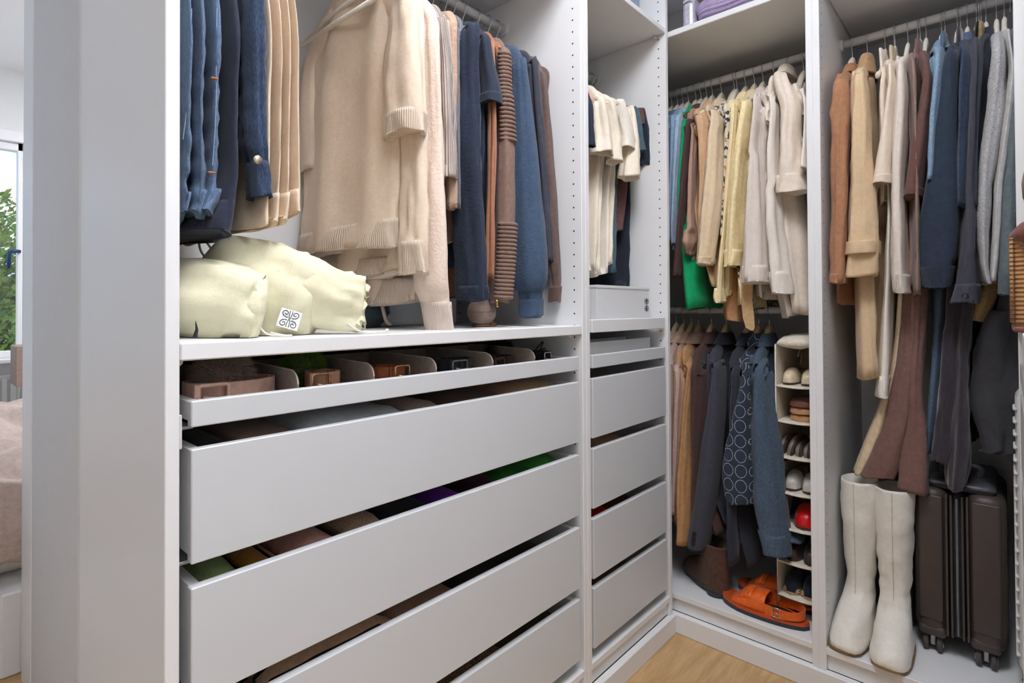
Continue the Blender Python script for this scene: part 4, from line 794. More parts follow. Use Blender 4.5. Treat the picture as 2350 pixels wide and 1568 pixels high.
def fur(label, c, r, M, n=1500, L=.022, seed=1):
    t = thing('fur_pompom', label, 'pompom', (c[0], c[1], c[2] - r))
    obj('core', lathem([(r * .8 * math.sin(a) + .0003, -r * .8 * math.cos(a)) for a in [math.pi * k / 10 for k in range(11)]], c, 16), M, t, True)
    rnd = random.Random(seed); bm = bmesh.new()
    for _ in range(n):
        d = Vector((rnd.gauss(0, 1), rnd.gauss(0, 1), rnd.gauss(0, 1))).normalized(); s = d.orthogonal().normalized(); s.rotate(Matrix.Rotation(rnd.uniform(0, 6.3), 3, d))
        sw_ = (Vector((.5, .1, -.2)).cross(d)) * .5
        p0 = Vector(c) + d * r * .72; p1 = p0 + d * L * .6 + sw_ * L * .3; p2 = p0 + d * L * rnd.uniform(.5, 1.1) + sw_ * L * rnd.uniform(.4, 1.2)
        w_ = .0006
        v = [bm.verts.new(q) for q in (p0 - s * w_, p0 + s * w_, p1 + s * w_ * .7, p1 - s * w_ * .7, p2)]
        bm.faces.new(v[:4]); bm.faces.new((v[3], v[2], v[4]))
    tag(obj('fur', bm, M, t), kind='stuff')
fur('taupe fur pompom behind the nude pink belt', (.118, .12, .978), .046, FAB('taupe fur', (176, 150, 132), sheen=.4), seed=1, n=7000)
fur('olive green fur pompom above the light tan belt', (bxp(702, 845, .14), .15, .976), .036, FAB('olive green fur', (112, 146, 26), sheen=.3), seed=2, n=5000)
fur('black brown fur pompom in the fifth compartment', (bxp(1150, 810, .16), .165, .972), .034, FAB('black brown fur', (44, 36, 34)), seed=3, n=3500)
for (x0, x1, lb, M_) in ((.08, .33, 'black leather pouch behind the felt compartments, left', BLKL), (.36, .62, 'dark brown leather pouch behind the felt compartments, middle', DBRL), (.65, .9, 'olive black pouch behind the felt compartments, right', FAB('olive black leather', (48, 46, 38), rough=.5))):
    t = thing('pouch', lb, 'pouch', ((x0 + x1) / 2, .37, .942)); obj('pouch_body', boxm(x0, x1, .285, .45, .9418, .994, bev=.012, seg=3), M_, t, True); obj('zip', tubem([(x0 + .02, .30, .9935), (x1 - .02, .30, .9935)], .002, 6), STEEL, t)
t = thing('cord_bundle', 'black leather cord loop standing beside the silver-buckled belt', 'cord', (bxp(1235, 815, .14), .13, .942))
xx = bxp(1235, 815, .13); obj('loop', tubem(cat([(xx - .03, .13, .944), (xx - .01, .13, .975), (xx + .022, .13, .996), (xx + .012, .132, .975), (xx - .006, .13, .95), (xx + .012, .128, .972), (xx + .03, .127, .974), (xx + .036, .127, .945)], 40), .0017, 6), BLKL, t, True)

# ------------------------------------------------------------------ folded and rolled clothes in the drawers
def folded(label, M, x0, x1, zb, zt, seed=1, y0=.024, y1=.44, cat_='clothing', name='folded_garment', grp='clothes in the drawers', fold=.005):
    t = thing(name, label, cat_, ((x0 + x1) / 2, .2, zb), grp); n = 3
    for i in range(n):
        za = zb + (zt - zb) * i / n; zc = zb + (zt - zb) * (i + 1) / n; h = (zc - za) / 2
        bm = bmesh.new(); cube(bm, x0, x1, y0, y1, za, zc - .0008)
        bmesh.ops.subdivide_edges(bm, edges=bm.edges[:], cuts=7, use_grid_fill=True)
        for v in bm.verts:
            u = abs(v.co.x - (x0 + x1) / 2) / ((x1 - x0) / 2); w_ = abs(v.co.y - (y0 + y1) / 2) / ((y1 - y0) / 2); q = (v.co.z - (za + zc) / 2) / h
            e = max(u, w_) ** 6; v.co.z = (za + zc) / 2 + q * h * (1 - .75 * e)
            if q > 0 and i == n - 1: v.co.z += fold * nz3(v.co.x * 9 + seed, v.co.y * 9, seed) * (1 - e) - fold * .6
            v.co.x = (x0 + x1) / 2 + (v.co.x - (x0 + x1) / 2) * (1 - .02 * (1 - q * q) * 0); 
        obj('fold', fin(bm), M, t, True)
def rolled(label, M, cx, r, zb, seed=1, y0=.026, y1=.36, sq=.85):
    t = thing('rolled_garment', label, 'clothing', (cx, .2, zb), 'clothes in the drawers'); N = 54; turns = 2.4; th = r / turns * .42
    outl = []
    for s_ in (1, -1):
        L_ = []
        for k in range(N + 1):
            a = 2 * math.pi * turns * k / N; rr = r * (.12 + .88 * k / N) - (th if s_ < 0 else 0)
            L_.append((cx + max(rr, .001) * math.cos(a + seed), zb + r * sq + max(rr, .001) * sq * math.sin(a + seed)))
        outl.append(L_)
    bm = bmesh.new(); rings = []
    sec = outl[0] + outl[1][::-1]
    ny = 8
    for j in range(ny):
        y = y0 + (y1 - y0) * j / (ny - 1); bul = 1 - .06 * abs(2 * j / (ny - 1) - 1) ** 2
        rings.append([(cx + (x - cx) * bul + .003 * nz3(x * 20, y * 12, seed), y + .004 * nz3(x * 30, z * 30, seed), zb + (z - zb) * bul) for x, z in sec])
    V = loft(bm, rings, False, False)
    for R in (V[0], V[-1]):
        m_ = len(R)
        for k in range(N): 
            try: bm.faces.new((R[k], R[k + 1], R[m_ - 2 - k], R[m_ - 1 - k]))
            except ValueError: pass
    obj('roll', fin(bm), M, t, True)
    obj('rolled_edge', tubem([(sec[N][0] - .004, y0 + .004, sec[N][1]), (sec[N][0] - .003, (y0 + y1) / 2, sec[N][1]), (sec[N][0] - .004, y1 - .004, sec[N][1])], .003, 6), M, t, True)
D0, D1, D2, D3 = [z + .0145 for z in DZ]
folded('folded black ribbed top at the left of the upper drawer', BLKL, .055, .105, D0, .893, 1)
folded('folded brown cable sweater in the upper drawer', FAB('brown cable knit', (142, 118, 102), 'zrib', bump=.8, scale=.6), .107, .215, D0, .897, 2)
folded('folded pale grey sweater, widest in the upper drawer', FAB('pale grey cotton', (196, 200, 202)), .217, .445, D0, .905, 3, fold=.008)
folded('folded greige sweater right of the pale grey one', FAB('greige cotton', (176, 156, 142)), .447, .53, D0, .90, 4)
folded('folded dark brown leather skirt in the upper drawer', FAB('dark brown nappa', (92, 66, 56), rough=.5, spec=.4), .532, .735, D0, .90, 5)
folded('folded tan ribbed sweater at the right of the upper drawer', FAB('tan ribbed knit', (198, 162, 128), 'rib', bump=.8), .737, .935, D0, .905, 6)
rolled('rolled pale green sweater at the left of the second deep drawer', FAB('pale green knit', (164, 186, 124), 'fuzzy'), .095, .040, D1 + .07, 1.0)
folded('folded olive sweater under the pale green roll', FAB('olive knit', (104, 112, 70)), .054, .14, D1, D1 + .069, 7)
rolled('rolled mustard sweater beside the pale green roll', FAB('mustard knit', (200, 142, 60)), .162, .026, D1 + .085, 2.2)
folded('folded ochre sweater under the mustard roll', FAB('ochre knit', (170, 124, 60)), .142, .188, D1, D1 + .084, 8)
rolled('rolled dusty pink sweater in the second deep drawer', FAB('dusty pink fleece', (212, 160, 148)), .250, .052, D1 + .056, .5)
folded('folded rose sweater under the dusty pink roll', FAB('rose knit', (180, 130, 120)), .192, .305, D1, D1 + .055, 9)
folded('folded speckled beige sweater in the second deep drawer', FAB('speckled beige knit', (206, 176, 150), var=.3, scale=6), .308, .385, D1, .698, 10)
folded('folded blue-black sweater in the second deep drawer', FAB('blue black knit', (28, 28, 40)), .387, .51, D1, .692, 11)
rolled('rolled purple sweater in the second deep drawer', FAB('purple knit', (112, 40, 160)), .565, .048, D1 + .062, 1.5)
folded('folded violet sweater under the purple roll', FAB('violet knit', (80, 36, 110)), .513, .62, D1, D1 + .061, 12)
folded('folded plum sweater right of the purple roll', FAB('plum knit', (62, 26, 44)), .622, .70, D1, .70, 13)
folded('folded bottle green sweater in the second deep drawer', FAB('bottle green knit', (36, 104, 36)), .702, .82, D1, .705, 14)
folded('folded leaf green sweater at the right of the second deep drawer', FAB('leaf green knit', (60, 142, 56)), .822, .925, D1, .71, 15)
folded('folded tan sweater with black zigzag stripes, third deep drawer', FAB('tan striped knit', (202, 164, 134), 'stripe'), .15, .40, D2, .507, 16)
folded('folded taupe sweater with dark edge in the third deep drawer', FAB('taupe dark knit', (150, 118, 98)), .402, .56, D2, .504, 17)
folded('folded black sweater at the right of the third deep drawer', FAB('black brown knit', (44, 36, 34)), .562, .86, D2, .500, 18)
folded('folded brown patterned scarf in the lowest drawer', FAB('brown swirl print', (128, 100, 78), var=.4, scale=2.5), .50, .70, D3, .316, 19)
folded('folded dark olive sweater in the lowest drawer', FAB('dark olive knit', (66, 58, 42)), .702, .90, D3, .312, 20)
folded('folded brown sweater in narrow unit top drawer', FAB('russet knit', (130, 88, 64)), 1.06, 1.22, D0, .895, 21)
folded('folded tan sweater in narrow unit second drawer', FAB('tan soft knit', (196, 156, 122)), 1.12, 1.29, D1, .70, 22); folded('folded mauve grey sweater in narrow unit second drawer', FAB('mauve grey knit', (112, 98, 108)), 1.06, 1.118, D1, .70, 23)
folded('folded red top in narrow unit third drawer', FAB('bright red knit', (196, 24, 30)), 1.10, 1.18, D2, .504, 24); folded('folded maroon top in narrow unit third drawer', FAB('maroon knit', (96, 40, 36)), 1.182, 1.32, D2, .508, 25)
folded('folded umber top in narrow unit lowest drawer', FAB('umber knit', (108, 80, 68)), 1.08, 1.28, D3, .316, 26)
folded('folded dark purple scarf in the shallow tray of narrow unit', FAB('dark purple silk', (62, 34, 64), rough=.5), 1.07, 1.22, .9385, .985, 27, y0=.14)
t = thing('tray_box', 'pale grey open box standing in the narrow unit tray', 'box', (1.25, .1, .939))
obj('box_front', boxm(1.06, 1.43, .04, .045, .9385, .992, bev=.001), BOXW, t); obj('box_side', boxm(1.06, 1.065, .0455, .13, .9385, .992, bev=.001), BOXW, t); obj('box_side', boxm(1.425, 1.43, .0455, .13, .9385, .992, bev=.001), BOXW, t); obj('box_back', boxm(1.06, 1.43, .1305, .1355, .9385, .992, bev=.001), BOXW, t)

# ------------------------------------------------------------------ shoe organizer in the corner wardrobe
ORG = FAB('ivory canvas', (232, 222, 204)); ORGI = FAB('beige canvas lining', (206, 188, 166))
OX0, OX1, OY0, OY1 = 1.60, 1.88, -.412, -.302
t = thing('hanging_shoe_organizer', 'ivory canvas hanging shoe organizer beside the denim jacket', 'organizer', (1.74, -.357, .16))
OZ = [.962, .845, .735, .625, .515, .405, .300, .195]
obj('top_cover', blob([(OX0 + .002, -.357, .975, .052, .014), (1.66, -.357, .985, .055, .018), (1.80, -.357, .985, .055, .018), (OX1, -.357, .975, .052, .014)], n=20, m=10, seed=2, fold=.002), ORG, t, True)
obj('side_cloth', boxm(OX0, OX1, OY1 - .0015, OY1 + .0015, .17, .975, bev=.0005), ORG, t); obj('side_cloth', boxm(OX0, OX1, OY0 - .0015, OY0 + .0015, .17, .975, bev=.0005), ORG, t)
obj('back_cloth', boxm(OX1, OX1 + .002, OY0, OY1, .17, .975, bev=0), ORGI, t)
for z in OZ[1:]:
    obj('shelf_cloth', boxm(OX0, OX1, OY0 + .002, OY1 - .002, z - .004, z, bev=.001), ORG, t)
    obj('piping', tubem(cat([(OX0 - .001, OY1, z - .001), (OX0 - .001, -.34, z - .004), (OX0 - .001, -.375, z - .0045), (OX0 - .001, OY0, z - .001)], 10), .0028, 6), ORG, t, True)
obj('piping', tubem([(OX0 - .001, OY1, z) for z in (.17, .4, .7, .972)], .0022, 6), ORG, t, True)
obj('suspension_loop', tubem([(1.79, -.357, .99), (1.79, -.357, 1.066), (1.79, -.340, 1.095), (1.79, -.357, 1.108), (1.79, -.374, 1.09)], .003, 6), ORG, t, True)
def shoe(label, M, o, L=.20, W=.07, H=.05, yaw_=0., MI=None, sole=None, heel=0., tilt=0., toe=2.6, strap=None, name='shoe', open_=True, grp=None, arch=0.):
    """low shoe: sole, upper with an open throat, lining. Toe along local +X"""
    t = thing(name, label, 'shoe', o, grp)
    rot = Matrix.Translation(o) @ Matrix.Rotation(yaw_, 4, 'Z') @ Matrix.Rotation(tilt, 4, 'X')
    def wd(q): return W / 2 * (max(0., 1 - abs((q - .5) * 2) ** 3.2)) ** .5 * (.82 + .25 * math.sin(q * 2.6 - .2))
    N = 22
    def plate(z0, z1, g):
        bm = bmesh.new(); rings = []
        for z in (z0, z1):
            r1 = [Vector(((k / N) * L, wd(k / N) * g, z)) for k in range(N + 1)]; r2 = [Vector(((k / N) * L, -wd(k / N) * g, z)) for k in range(N - 1, 0, -1)]
            rings.append(r1 + r2)
        loft(bm, rings); bmesh.ops.transform(bm, matrix=rot, verts=bm.verts); return fin(bm)
    obj('sole', plate(heel * 0, .006, 1.0), sole or DBRL, t)
    rings = []
    for k in range(1, N):
        q = k / N; w_ = wd(q) * .97; h = H * (.72 + .28 * math.cos(q * 3.1)) if q < .55 else H * (.72 + .28 * math.cos(.55 * 3.1)) * (1 - ((q - .55) / .45) ** 2.2) ** .6 + .006
        ring = []
        gap = .95 if (open_ and q < .58) else 0
        for j in range(15):
            a = -.02 + (math.pi + .04) * j / 14; 
            s_ = math.copysign(abs(math.cos(a)) ** .7, math.cos(a)); z = .006 + h * math.sin(a) ** .8 if math.sin(a) > 0 else .006
            if gap and z > .006 + h * .62: z = .006 + h * .62 - (0.012 if abs(math.cos(a)) < .6 else 0)
            ring.append(rot @ Vector((q * L, w_ * s_, z)))
        rings.append(ring)
    bm = bmesh.new(); loft(bm, rings, True, True, False); obj('upper', fin(bm), M, t, True)
    if open_:
        bm = bmesh.new()
        vs = [bm.verts.new(rot @ Vector((.30 * L + .19 * L * math.cos(a), W * .33 * math.sin(a), .006 + H * .60))) for a in [2 * math.pi * k / 20 for k in range(20)]]; bm.faces.new(vs)
        obj('lining', bm, MI or DBRL, t)
    if strap: obj('strap', tubem([rot @ Vector(p) for p in strap], .003, 6), M, t, True)
    return t
PATW = FAB('cream patent leather', (232, 212, 180), rough=.2, spec=.6); TANP = FAB('tan patent leather', (176, 122, 82), rough=.3, spec=.5); BRS = FAB('reddish brown leather', (128, 82, 70), rough=.5); SAND = FAB('sand leather', (196, 150, 108), rough=.5); PEWT = FAB('pewter leather', (138, 128, 118), rough=.25, spec=.6, ); CLEAR = FAB('pearl patent leather', (214, 208, 200), rough=.15, spec=.7); REDP = FAB('bright red patent', (214, 10, 16), rough=.25, spec=.5); NAVW = FAB('navy woven wool', (34, 40, 56), 'floral'); ESP = FAB('navy tweed', (40, 46, 62), var=.5, scale=12); ROPE = FAB('jute rope', (198, 160, 118), 'zrib', bump=.8, scale=1.4); DBM = FAB('dark espresso leather', (60, 46, 42), rough=.3, spec=.5)
H2 = math.pi
shoe('cream patent slingback in the top pocket, left', PATW, (1.80, -.328, OZ[1] + .001), yaw_=H2, tilt=math.radians(0), L=.18, W=.045, H=.055, strap=[(.02, 0, .05), (-.0, 0, .09), (.03, .0, .098), (.05, 0, .08)])
shoe('cream patent slingback in the top pocket, right', PATW, (1.80, -.382, OZ[1] + .001), yaw_=H2, L=.18, W=.045, H=.055)
for i, (dz_, M_, lb) in enumerate(((0., SAND, 'sand leather flat sandal at the bottom of second pocket'), (.022, SAND, 'tan flat sandal in the middle of second pocket'), (.044, BRS, 'reddish brown flip-flop on top in second pocket'))):
    shoe(lb, M_, (1.80, -.365, OZ[2] + .001 + dz_), yaw_=H2, L=.185, W=.078, H=.016, open_=False, sole=M_, name='sandal')
for i, y in enumerate((-.318, -.344, -.367, -.390)):
    shoe(('leftmost', 'second', 'third', 'rightmost')[i] + ' pewter sandal standing in the third pocket', PEWT, (1.79, y, OZ[3] + .012), yaw_=H2, tilt=math.radians(90 if i > 1 else 78), L=.175, W=.055 if i > 1 else .085, H=.018, open_=False, name='sandal')
shoe('pearl patent pump in the fourth pocket, left', CLEAR, (1.80, -.335, OZ[4] + .001), yaw_=H2, L=.185, W=.05, H=.06, MI=TANP); shoe('pearl patent pump in the fourth pocket, right', CLEAR, (1.80, -.385, OZ[4] + .001), yaw_=H2, L=.185, W=.05, H=.06, MI=TANP)
shoe('bright red patent pump in the fifth pocket', REDP, (1.80, -.372, OZ[5] + .001), yaw_=H2, L=.19, W=.072, H=.075)
shoe('dark espresso shoe in the sixth pocket, left', DBM, (1.80, -.338, OZ[6] + .001), yaw_=H2, L=.19, W=.05, H=.06); shoe('dark espresso shoe in the sixth pocket, right', DBM, (1.80, -.388, OZ[6] + .001), yaw_=H2, L=.19, W=.05, H=.06)
for y, lb in ((-.334, 'left'), (-.384, 'right')):
    s_ = shoe('navy tweed espadrille with rope sole in the lowest pocket, ' + lb, ESP, (1.80, y, OZ[7] + .001), yaw_=H2, L=.19, W=.05, H=.055, sole=ROPE, name='espadrille')
    obj('rope_edge', boxm(1.62, 1.78, y - .024, y + .024, OZ[7] + .0015, OZ[7] + .016, bev=.006, seg=2), ROPE, s_)

# ------------------------------------------------------------------ floor of the corner wardrobe
BZ = .1274
ORNG = FAB('orange leather', (238, 104, 26), rough=.38, spec=.5, var=.1); ORND = FAB('burnt orange leather', (200, 76, 16), rough=.4, spec=.5); SOLE = FAB('dark rubber sole', (64, 64, 68), rough=.7); LINB = FAB('black lining', (26, 24, 26), rough=.5)
def sandal(label, heel, toe, W=.098):
    heel, toe = Vector(heel), Vector(toe); L = (toe - heel).length; d = (toe - heel).normalized(); yw = math.atan2(d.y, d.x)
    t = thing('buckle_sandal', label, 'sandal', heel, 'pair of orange sandals'); rot = Matrix.Translation(heel) @ Matrix.Rotation(yw, 4, 'Z')
    def wd(q): return W / 2 * max(0., 1 - abs((q - .5) * 2) ** 2.6) ** .5 * (.80 + .24 * math.sin(max(0, q - .1) * 2.3))
    N = 30
    def plate(z0, z1, g, name, M, bev=0):
        bm = bmesh.new(); rings = []
        for z, gg in ((z0, g * .985), ((z0 + z1) / 2, g), (z1, g * .985)):
            r1 = [Vector(((k / N) * L * 1.0, wd(k / N) * gg, z + .010 * max(0, k / N - .75) * 2)) for k in range(N + 1)]; r2 = [Vector(((k / N) * L, -wd(k / N) * gg, z + .010 * max(0, k / N - .75) * 2)) for k in range(N - 1, 0, -1)]
            rings.append(r1 + r2)
        loft(bm, rings); bmesh.ops.transform(bm, matrix=rot, verts=bm.verts); return obj(name, fin(bm), M, t)
    plate(0, .012, 1.0, 'outsole', SOLE); plate(.0121, .021, 1.01, 'midsole', ORND)
    # closed vamp from the ball of the foot to the instep
    def vamp(q0, q1, hf, g, name, M, n=16):
        rings = []
        for k in range(n):
            q = q0 + (q1 - q0) * k / (n - 1); w_ = wd(q) * g; h = hf(q); ring = []
            for j in range(17):
                a = math.pi * j / 16; c = math.cos(a); ring.append(rot @ Vector((q * L, w_ * math.copysign(abs(c) ** .75, c), .0205 + h * math.sin(a) ** .8)))
            rings.append(ring)
        inner = [[Vector(p) * .999 + (rot @ Vector((q_ * L, 0, .02))) * .001 for p in r_] for r_, q_ in zip(rings, [q0 + (q1 - q0) * k / (n - 1) for k in range(n)])]
        bm = bmesh.new(); loft(bm, rings, False, False, False); bmesh.ops.recalc_face_normals(bm, faces=bm.faces)
        bmesh.ops.solidify(bm, geom=bm.faces[:], thickness=.0025); return obj(name, bm, M, t, True)
    hf = lambda q: .040 * (1 - ((q - .50) / .40) ** 2 * (1 if q > .5 else .0)) + (.012 if q < .5 else .012 * (1 - (q - .5) / .4))
    vamp(.44, .84, hf, .93, 'vamp', ORNG)
    # folded tab across the vamp
    for q0, q1, g_, up_ in ((.60, .74, .60, .006), (.655, .685, .72, .010)):
        rings = []
        for k in range(6):
            q = q0 + (q1 - q0) * k / 5; ring = []
            for j in range(11):
                a = math.pi * (.18 + .64 * j / 10); c = math.cos(a); ring.append(rot @ Vector((q * L, wd(q) * .93 * math.copysign(abs(c) ** .75, c), .0205 + (hf(q) + up_) * math.sin(a) ** .8)))
            rings.append(ring)
        bm = bmesh.new(); loft(bm, rings, False, False, False); bmesh.ops.recalc_face_normals(bm, faces=bm.faces); bmesh.ops.solidify(bm, geom=bm.faces[:], thickness=.005); obj('folded_tab', bm, ORNG, t, True)
    bm = bmesh.new(); vs = [bm.verts.new(rot @ Vector(((.33 + .21 * math.cos(a)) * L, W * .33 * math.sin(a), .0225))) for a in [2 * math.pi * k / 24 for k in range(24)]]; bm.faces.new(vs); obj('insole', bm, LINB, t)
    # side straps sweeping back round the heel
    bm = bmesh.new(); rings = []
    for k in range(25):
        a = -2.05 + 4.10 * k / 24; q = .25 - .20 * math.cos(a); yy = W * .44 * math.sin(a) / math.sin(1.57) if abs(a) < 1.57 else W * .44 * math.copysign(1, a)
        q = q + (.13 * (abs(a) - 1.57) / .48 if abs(a) > 1.57 else 0); z = .034 + .004 * math.cos(a); P = Vector((q * L, yy * .96, z)); h = .016 + .006 * max(0, abs(a) - 1.3)
        nrm = Vector((-(q - .25), yy, 0)).normalized() * .0014
        rings.append([rot @ (P + nrm - Vector((0, 0, h * .6))), rot @ (P + nrm + Vector((0, 0, h))), rot @ (P - nrm + Vector((0, 0, h))), rot @ (P - nrm - Vector((0, 0, h * .6)))])
    loft(bm, rings); st = obj('heel_strap', fin(bm), ORNG, t)
    s_ = 1
    bc = Vector((.30 * L, s_ * (W * .44 + .004), .040)); bp = [bc + Vector((dx, 0, dz)) for dx, dz in ((-.010, -.013), (0, -.014), (.010, -.013), (.011, 0), (.010, .013), (0, .014), (-.010, .013), (-.011, 0))]
    obj('buckle', tubem([rot @ p for p in bp], .0019, 8, True), SILV, st, True); obj('prong', tubem([rot @ (bc + Vector((-.011, .002, 0))), rot @ (bc + Vector((.008, .004, .001)))], .0014, 6), SILV, st, True)
sandal('orange buckle sandal in front, nearest the shelf edge', (1.572, -.398, BZ), (1.585, -.135, BZ))
sandal('orange buckle sandal behind its twin', (1.685, -.396, BZ), (1.70, -.145, BZ))
# brown suede ankle boot
SUED = FAB('brown suede', (92, 66, 54), 'fuzzy', var=.14); ELAS = FAB('brown elastic', (70, 48, 40), 'rib', bump=.4)
def bootshape(M, t, base, fwd, prof, name, wr=.0, seed=1, n=30, m=40, sup=2.4, turn=True):
    """boot from horizontal rings: (z, centre along fwd, half length, half width, squareness)"""
    fwd = Vector(fwd).normalized(); sd = Vector((-fwd.y, fwd.x, 0)); base = Vector(base); rings = []
    for z, c, hl, hw, sp in cat(prof, m):
        ring = []
        for k in range(n):
            a = 2 * math.pi * k / n; cc, ss = math.cos(a), math.sin(a); d = (abs(cc) ** sp + abs(ss) ** sp) ** (-1 / sp)
            w_ = wr * (nz3(cc * 1.2 + seed, ss * 1.2, z * 34) * 1.2 + nz3(cc * 2, ss * 2 + seed, z * 12)) if wr else 0
            ww = hw * (1 - .16 * max(0, -cc)) 
            ring.append(base + fwd * (c + cc * d * (hl + w_)) + sd * (ss * d * (ww + w_)) + Vector((0, 0, z)))
        rings.append(ring)
    if turn:
        r0 = rings[0]; cen = sum((Vector(p) for p in r0), Vector()) / n
        rings = [[Vector(p) + (cen - Vector(p)) * .12 - Vector((0, 0, .09)) for p in r0], [Vector(p) + (cen - Vector(p)) * .09 for p in r0]] + rings
    bm = bmesh.new(); loft(bm, rings); return obj(name, fin(bm), M, t, True)
fd = Vector((.10, .14, 0)).normalized(); hb_ = Vector((1.612, -.105, BZ))
t = thing('ankle_boot', 'brown suede ankle boot standing under the coats', 'boot', hb_)
bootshape(SUED, t, hb_, fd, [(.165, .012, .062, .044, 2.2), (.12, .01, .056, .042, 2.2), (.085, .018, .064, .043, 2.3), (.065, .045, .092, .044, 2.4), (.045, .062, .108, .045, 2.5), (.028, .068, .116, .045, 2.6), (.018, .068, .116, .044, 2.6)], 'upper', wr=.002)
obj('elastic_gore', blob([hb_ + fd * .02 + Vector((fd.y, -fd.x, 0)) * .036 + Vector((0, 0, .162)), hb_ + fd * .022 + Vector((fd.y, -fd.x, 0)) * .0365 + Vector((0, 0, .12)), hb_ + fd * .022 + Vector((fd.y, -fd.x, 0)) * .038 + Vector((0, 0, .075))] and [tuple(hb_ + fd * .02 + Vector((fd.y, -fd.x, 0)) * .0375 + Vector((0, 0, z))) + (.008, .022) for z in (.16, .12, .075)], n=16, m=8, fold=.0), ELAS, t, True)
bm = bmesh.new(); sdv = Vector((-fd.y, fd.x, 0)); loft(bm, [[hb_ + fd * (.068 + .119 * math.cos(a)) + sdv * (.047 * math.copysign(abs(math.sin(a)) ** .8, math.sin(a))) + Vector((0, 0, z)) for a in [2 * math.pi * k / 28 for k in range(28)]] for z in (.011, .019)]); obj('sole', fin(bm), SOLE, t)
bm = bmesh.new(); loft(bm, [[hb_ + fd * (-.012 + .036 * math.cos(a)) + sdv * (.042 * math.sin(a)) + Vector((0, 0, z)) for a in [2 * math.pi * k / 20 for k in range(20)]] for z in (0, .0105)]); obj('heel', fin(bm), SOLE, t)
bm = bmesh.new(); loft(bm, [[hb_ + fd * (.13 + .05 * math.cos(a)) + sdv * (.040 * math.sin(a)) + Vector((0, 0, z)) for a in [2 * math.pi * k / 20 for k in range(20)]] for z in (0, .0105)]); obj('tread', fin(bm), SOLE, t)

# ------------------------------------------------------------------ tall white boots
WBO = FAB('white leather', (236, 230, 218), rough=.4, spec=.4, var=.03)
def tallboot(label, y, x, top, yawd, seed, lean=0.):
    base = Vector((x, y, BZ)); f_ = Vector((-math.cos(yawd), math.sin(yawd), 0)); t = thing('tall_boot', label, 'boot', base, 'pair of tall white boots')
    H_ = top - BZ
    bootshape(WBO, t, base, f_, [(H_, -.006, .062, .049, 2.2), (H_ * .8, -.004, .060, .047, 2.2), (H_ * .6, -.002, .053, .043, 2.2), (H_ * .42, .0, .046, .038, 2.2), (H_ * .32, .004, .048, .036, 2.3), (H_ * .25, .014, .056, .038, 2.4), (.085, .040, .078, .042, 2.6), (.05, .060, .100, .046, 3.0), (.026, .066, .110, .047, 3.6), (.012, .066, .110, .046, 4.0)], 'upper', wr=.0035, seed=seed, m=60)
    sdv = Vector((-f_.y, f_.x, 0))
    bm = bmesh.new(); loft(bm, [[base + f_ * (.066 + .112 * math.copysign(abs(math.cos(a)) ** .6, math.cos(a))) + sdv * (.048 * math.copysign(abs(math.sin(a)) ** .6, math.sin(a))) + Vector((0, 0, z)) for a in [2 * math.pi * k / 32 for k in range(32)]] for z in (.0055, .0125)]); obj('sole', fin(bm), FAB('tan leather sole', (150, 120, 84)), t)
    bm = bmesh.new(); loft(bm, [[base + f_ * (c + l * math.cos(a)) + sdv * (.038 * math.sin(a)) + Vector((0, 0, z)) for a in [2 * math.pi * k / 20 for k in range(20)]] for c, l, z in ((-.01, .03, 0), (-.01, .034, .0056))]); obj('heel', fin(bm), SOLE, t)
    bm = bmesh.new(); loft(bm, [[base + f_ * (.11 + .05 * math.cos(a)) + sdv * (.038 * math.sin(a)) + Vector((0, 0, z)) for a in [2 * math.pi * k / 20 for k in range(20)]] for z in (0, .0056)]); obj('toe_tread', fin(bm), SOLE, t)
    pts = [base + f_ * v for v in (.058, .0578, .054, .0495, .049, .057, .074)]
    zz = [H_ * q for q in (.995, .8, .62, .45, .36, .26, .215)]
    obj('front_seam', tubem([p + Vector((0, 0, z)) for p, z in zip(pts, zz)], .0009, 5), FAB('seam thread', (206, 196, 180)), t)
tallboot('white knee boot standing left, nearest the divider', -.512, 1.682, .575, .12, 1)
tallboot('white knee boot standing right, beside the dark suitcase', -.598, 1.672, .572, -.02, 4)

# ------------------------------------------------------------------ suitcases
CASE = mat('dark brown polycarbonate', rgb(74, 64, 60), .42, 'plain', bump=.12, scale=.7, var=.03); CASET = mat('dark grey shell', rgb(78, 78, 84), .35, 'smooth'); ZIPM = mat('zip tape', rgb(44, 42, 44), .6, 'rib'); RUB = mat('grey rubber', rgb(82, 76, 72), .6, 'smooth'); CASEW = mat('white ribbed shell', rgb(222, 220, 216), .35, 'smooth', var=.01)
def wheel(t, x, y):
    fk = obj('wheel_fork', boxm(x - .012, x + .012, y - .007, y + .007, BZ + .018, BZ + .052, bev=.003, seg=2), STEEL, t)
    for s_ in (-1, 1):
        obj('wheel', lathem([(.004, -.0065), (.021, -.0065), (.0235, -.003), (.0235, .003), (.021, .0065), (.004, .0065)], (x, y + s_ * .0155, BZ + .0236), 24, 'y'), RUB, fk, True)
        obj('hubcap', lathem([(.0005, 0), (.011, 0), (.010, .0016), (.0005, .002)] if s_ > 0 else [(.0005, -.002), (.010, -.0016), (.011, 0), (.0005, 0)], (x, y + s_ * (.0155 + .0066), BZ + .0236), 16, 'y'), CHROME, fk, True)
SX, SY0, SY1, SZ0, SZ1 = 1.668, -.838, -.640, .178, .588
t = thing('suitcase', 'dark brown hard-shell cabin suitcase on double wheels', 'suitcase', (1.82, -.74, BZ))
ymid = -.7365
obj('shell', boxm(SX + .006, 1.99, ymid + .019, SY1, SZ0, SZ1, bev=.030, seg=4), CASE, t, True); obj('shell', boxm(SX + .006, 1.99, SY0, ymid - .019, SZ0, SZ1, bev=.030, seg=4), CASE, t, True)
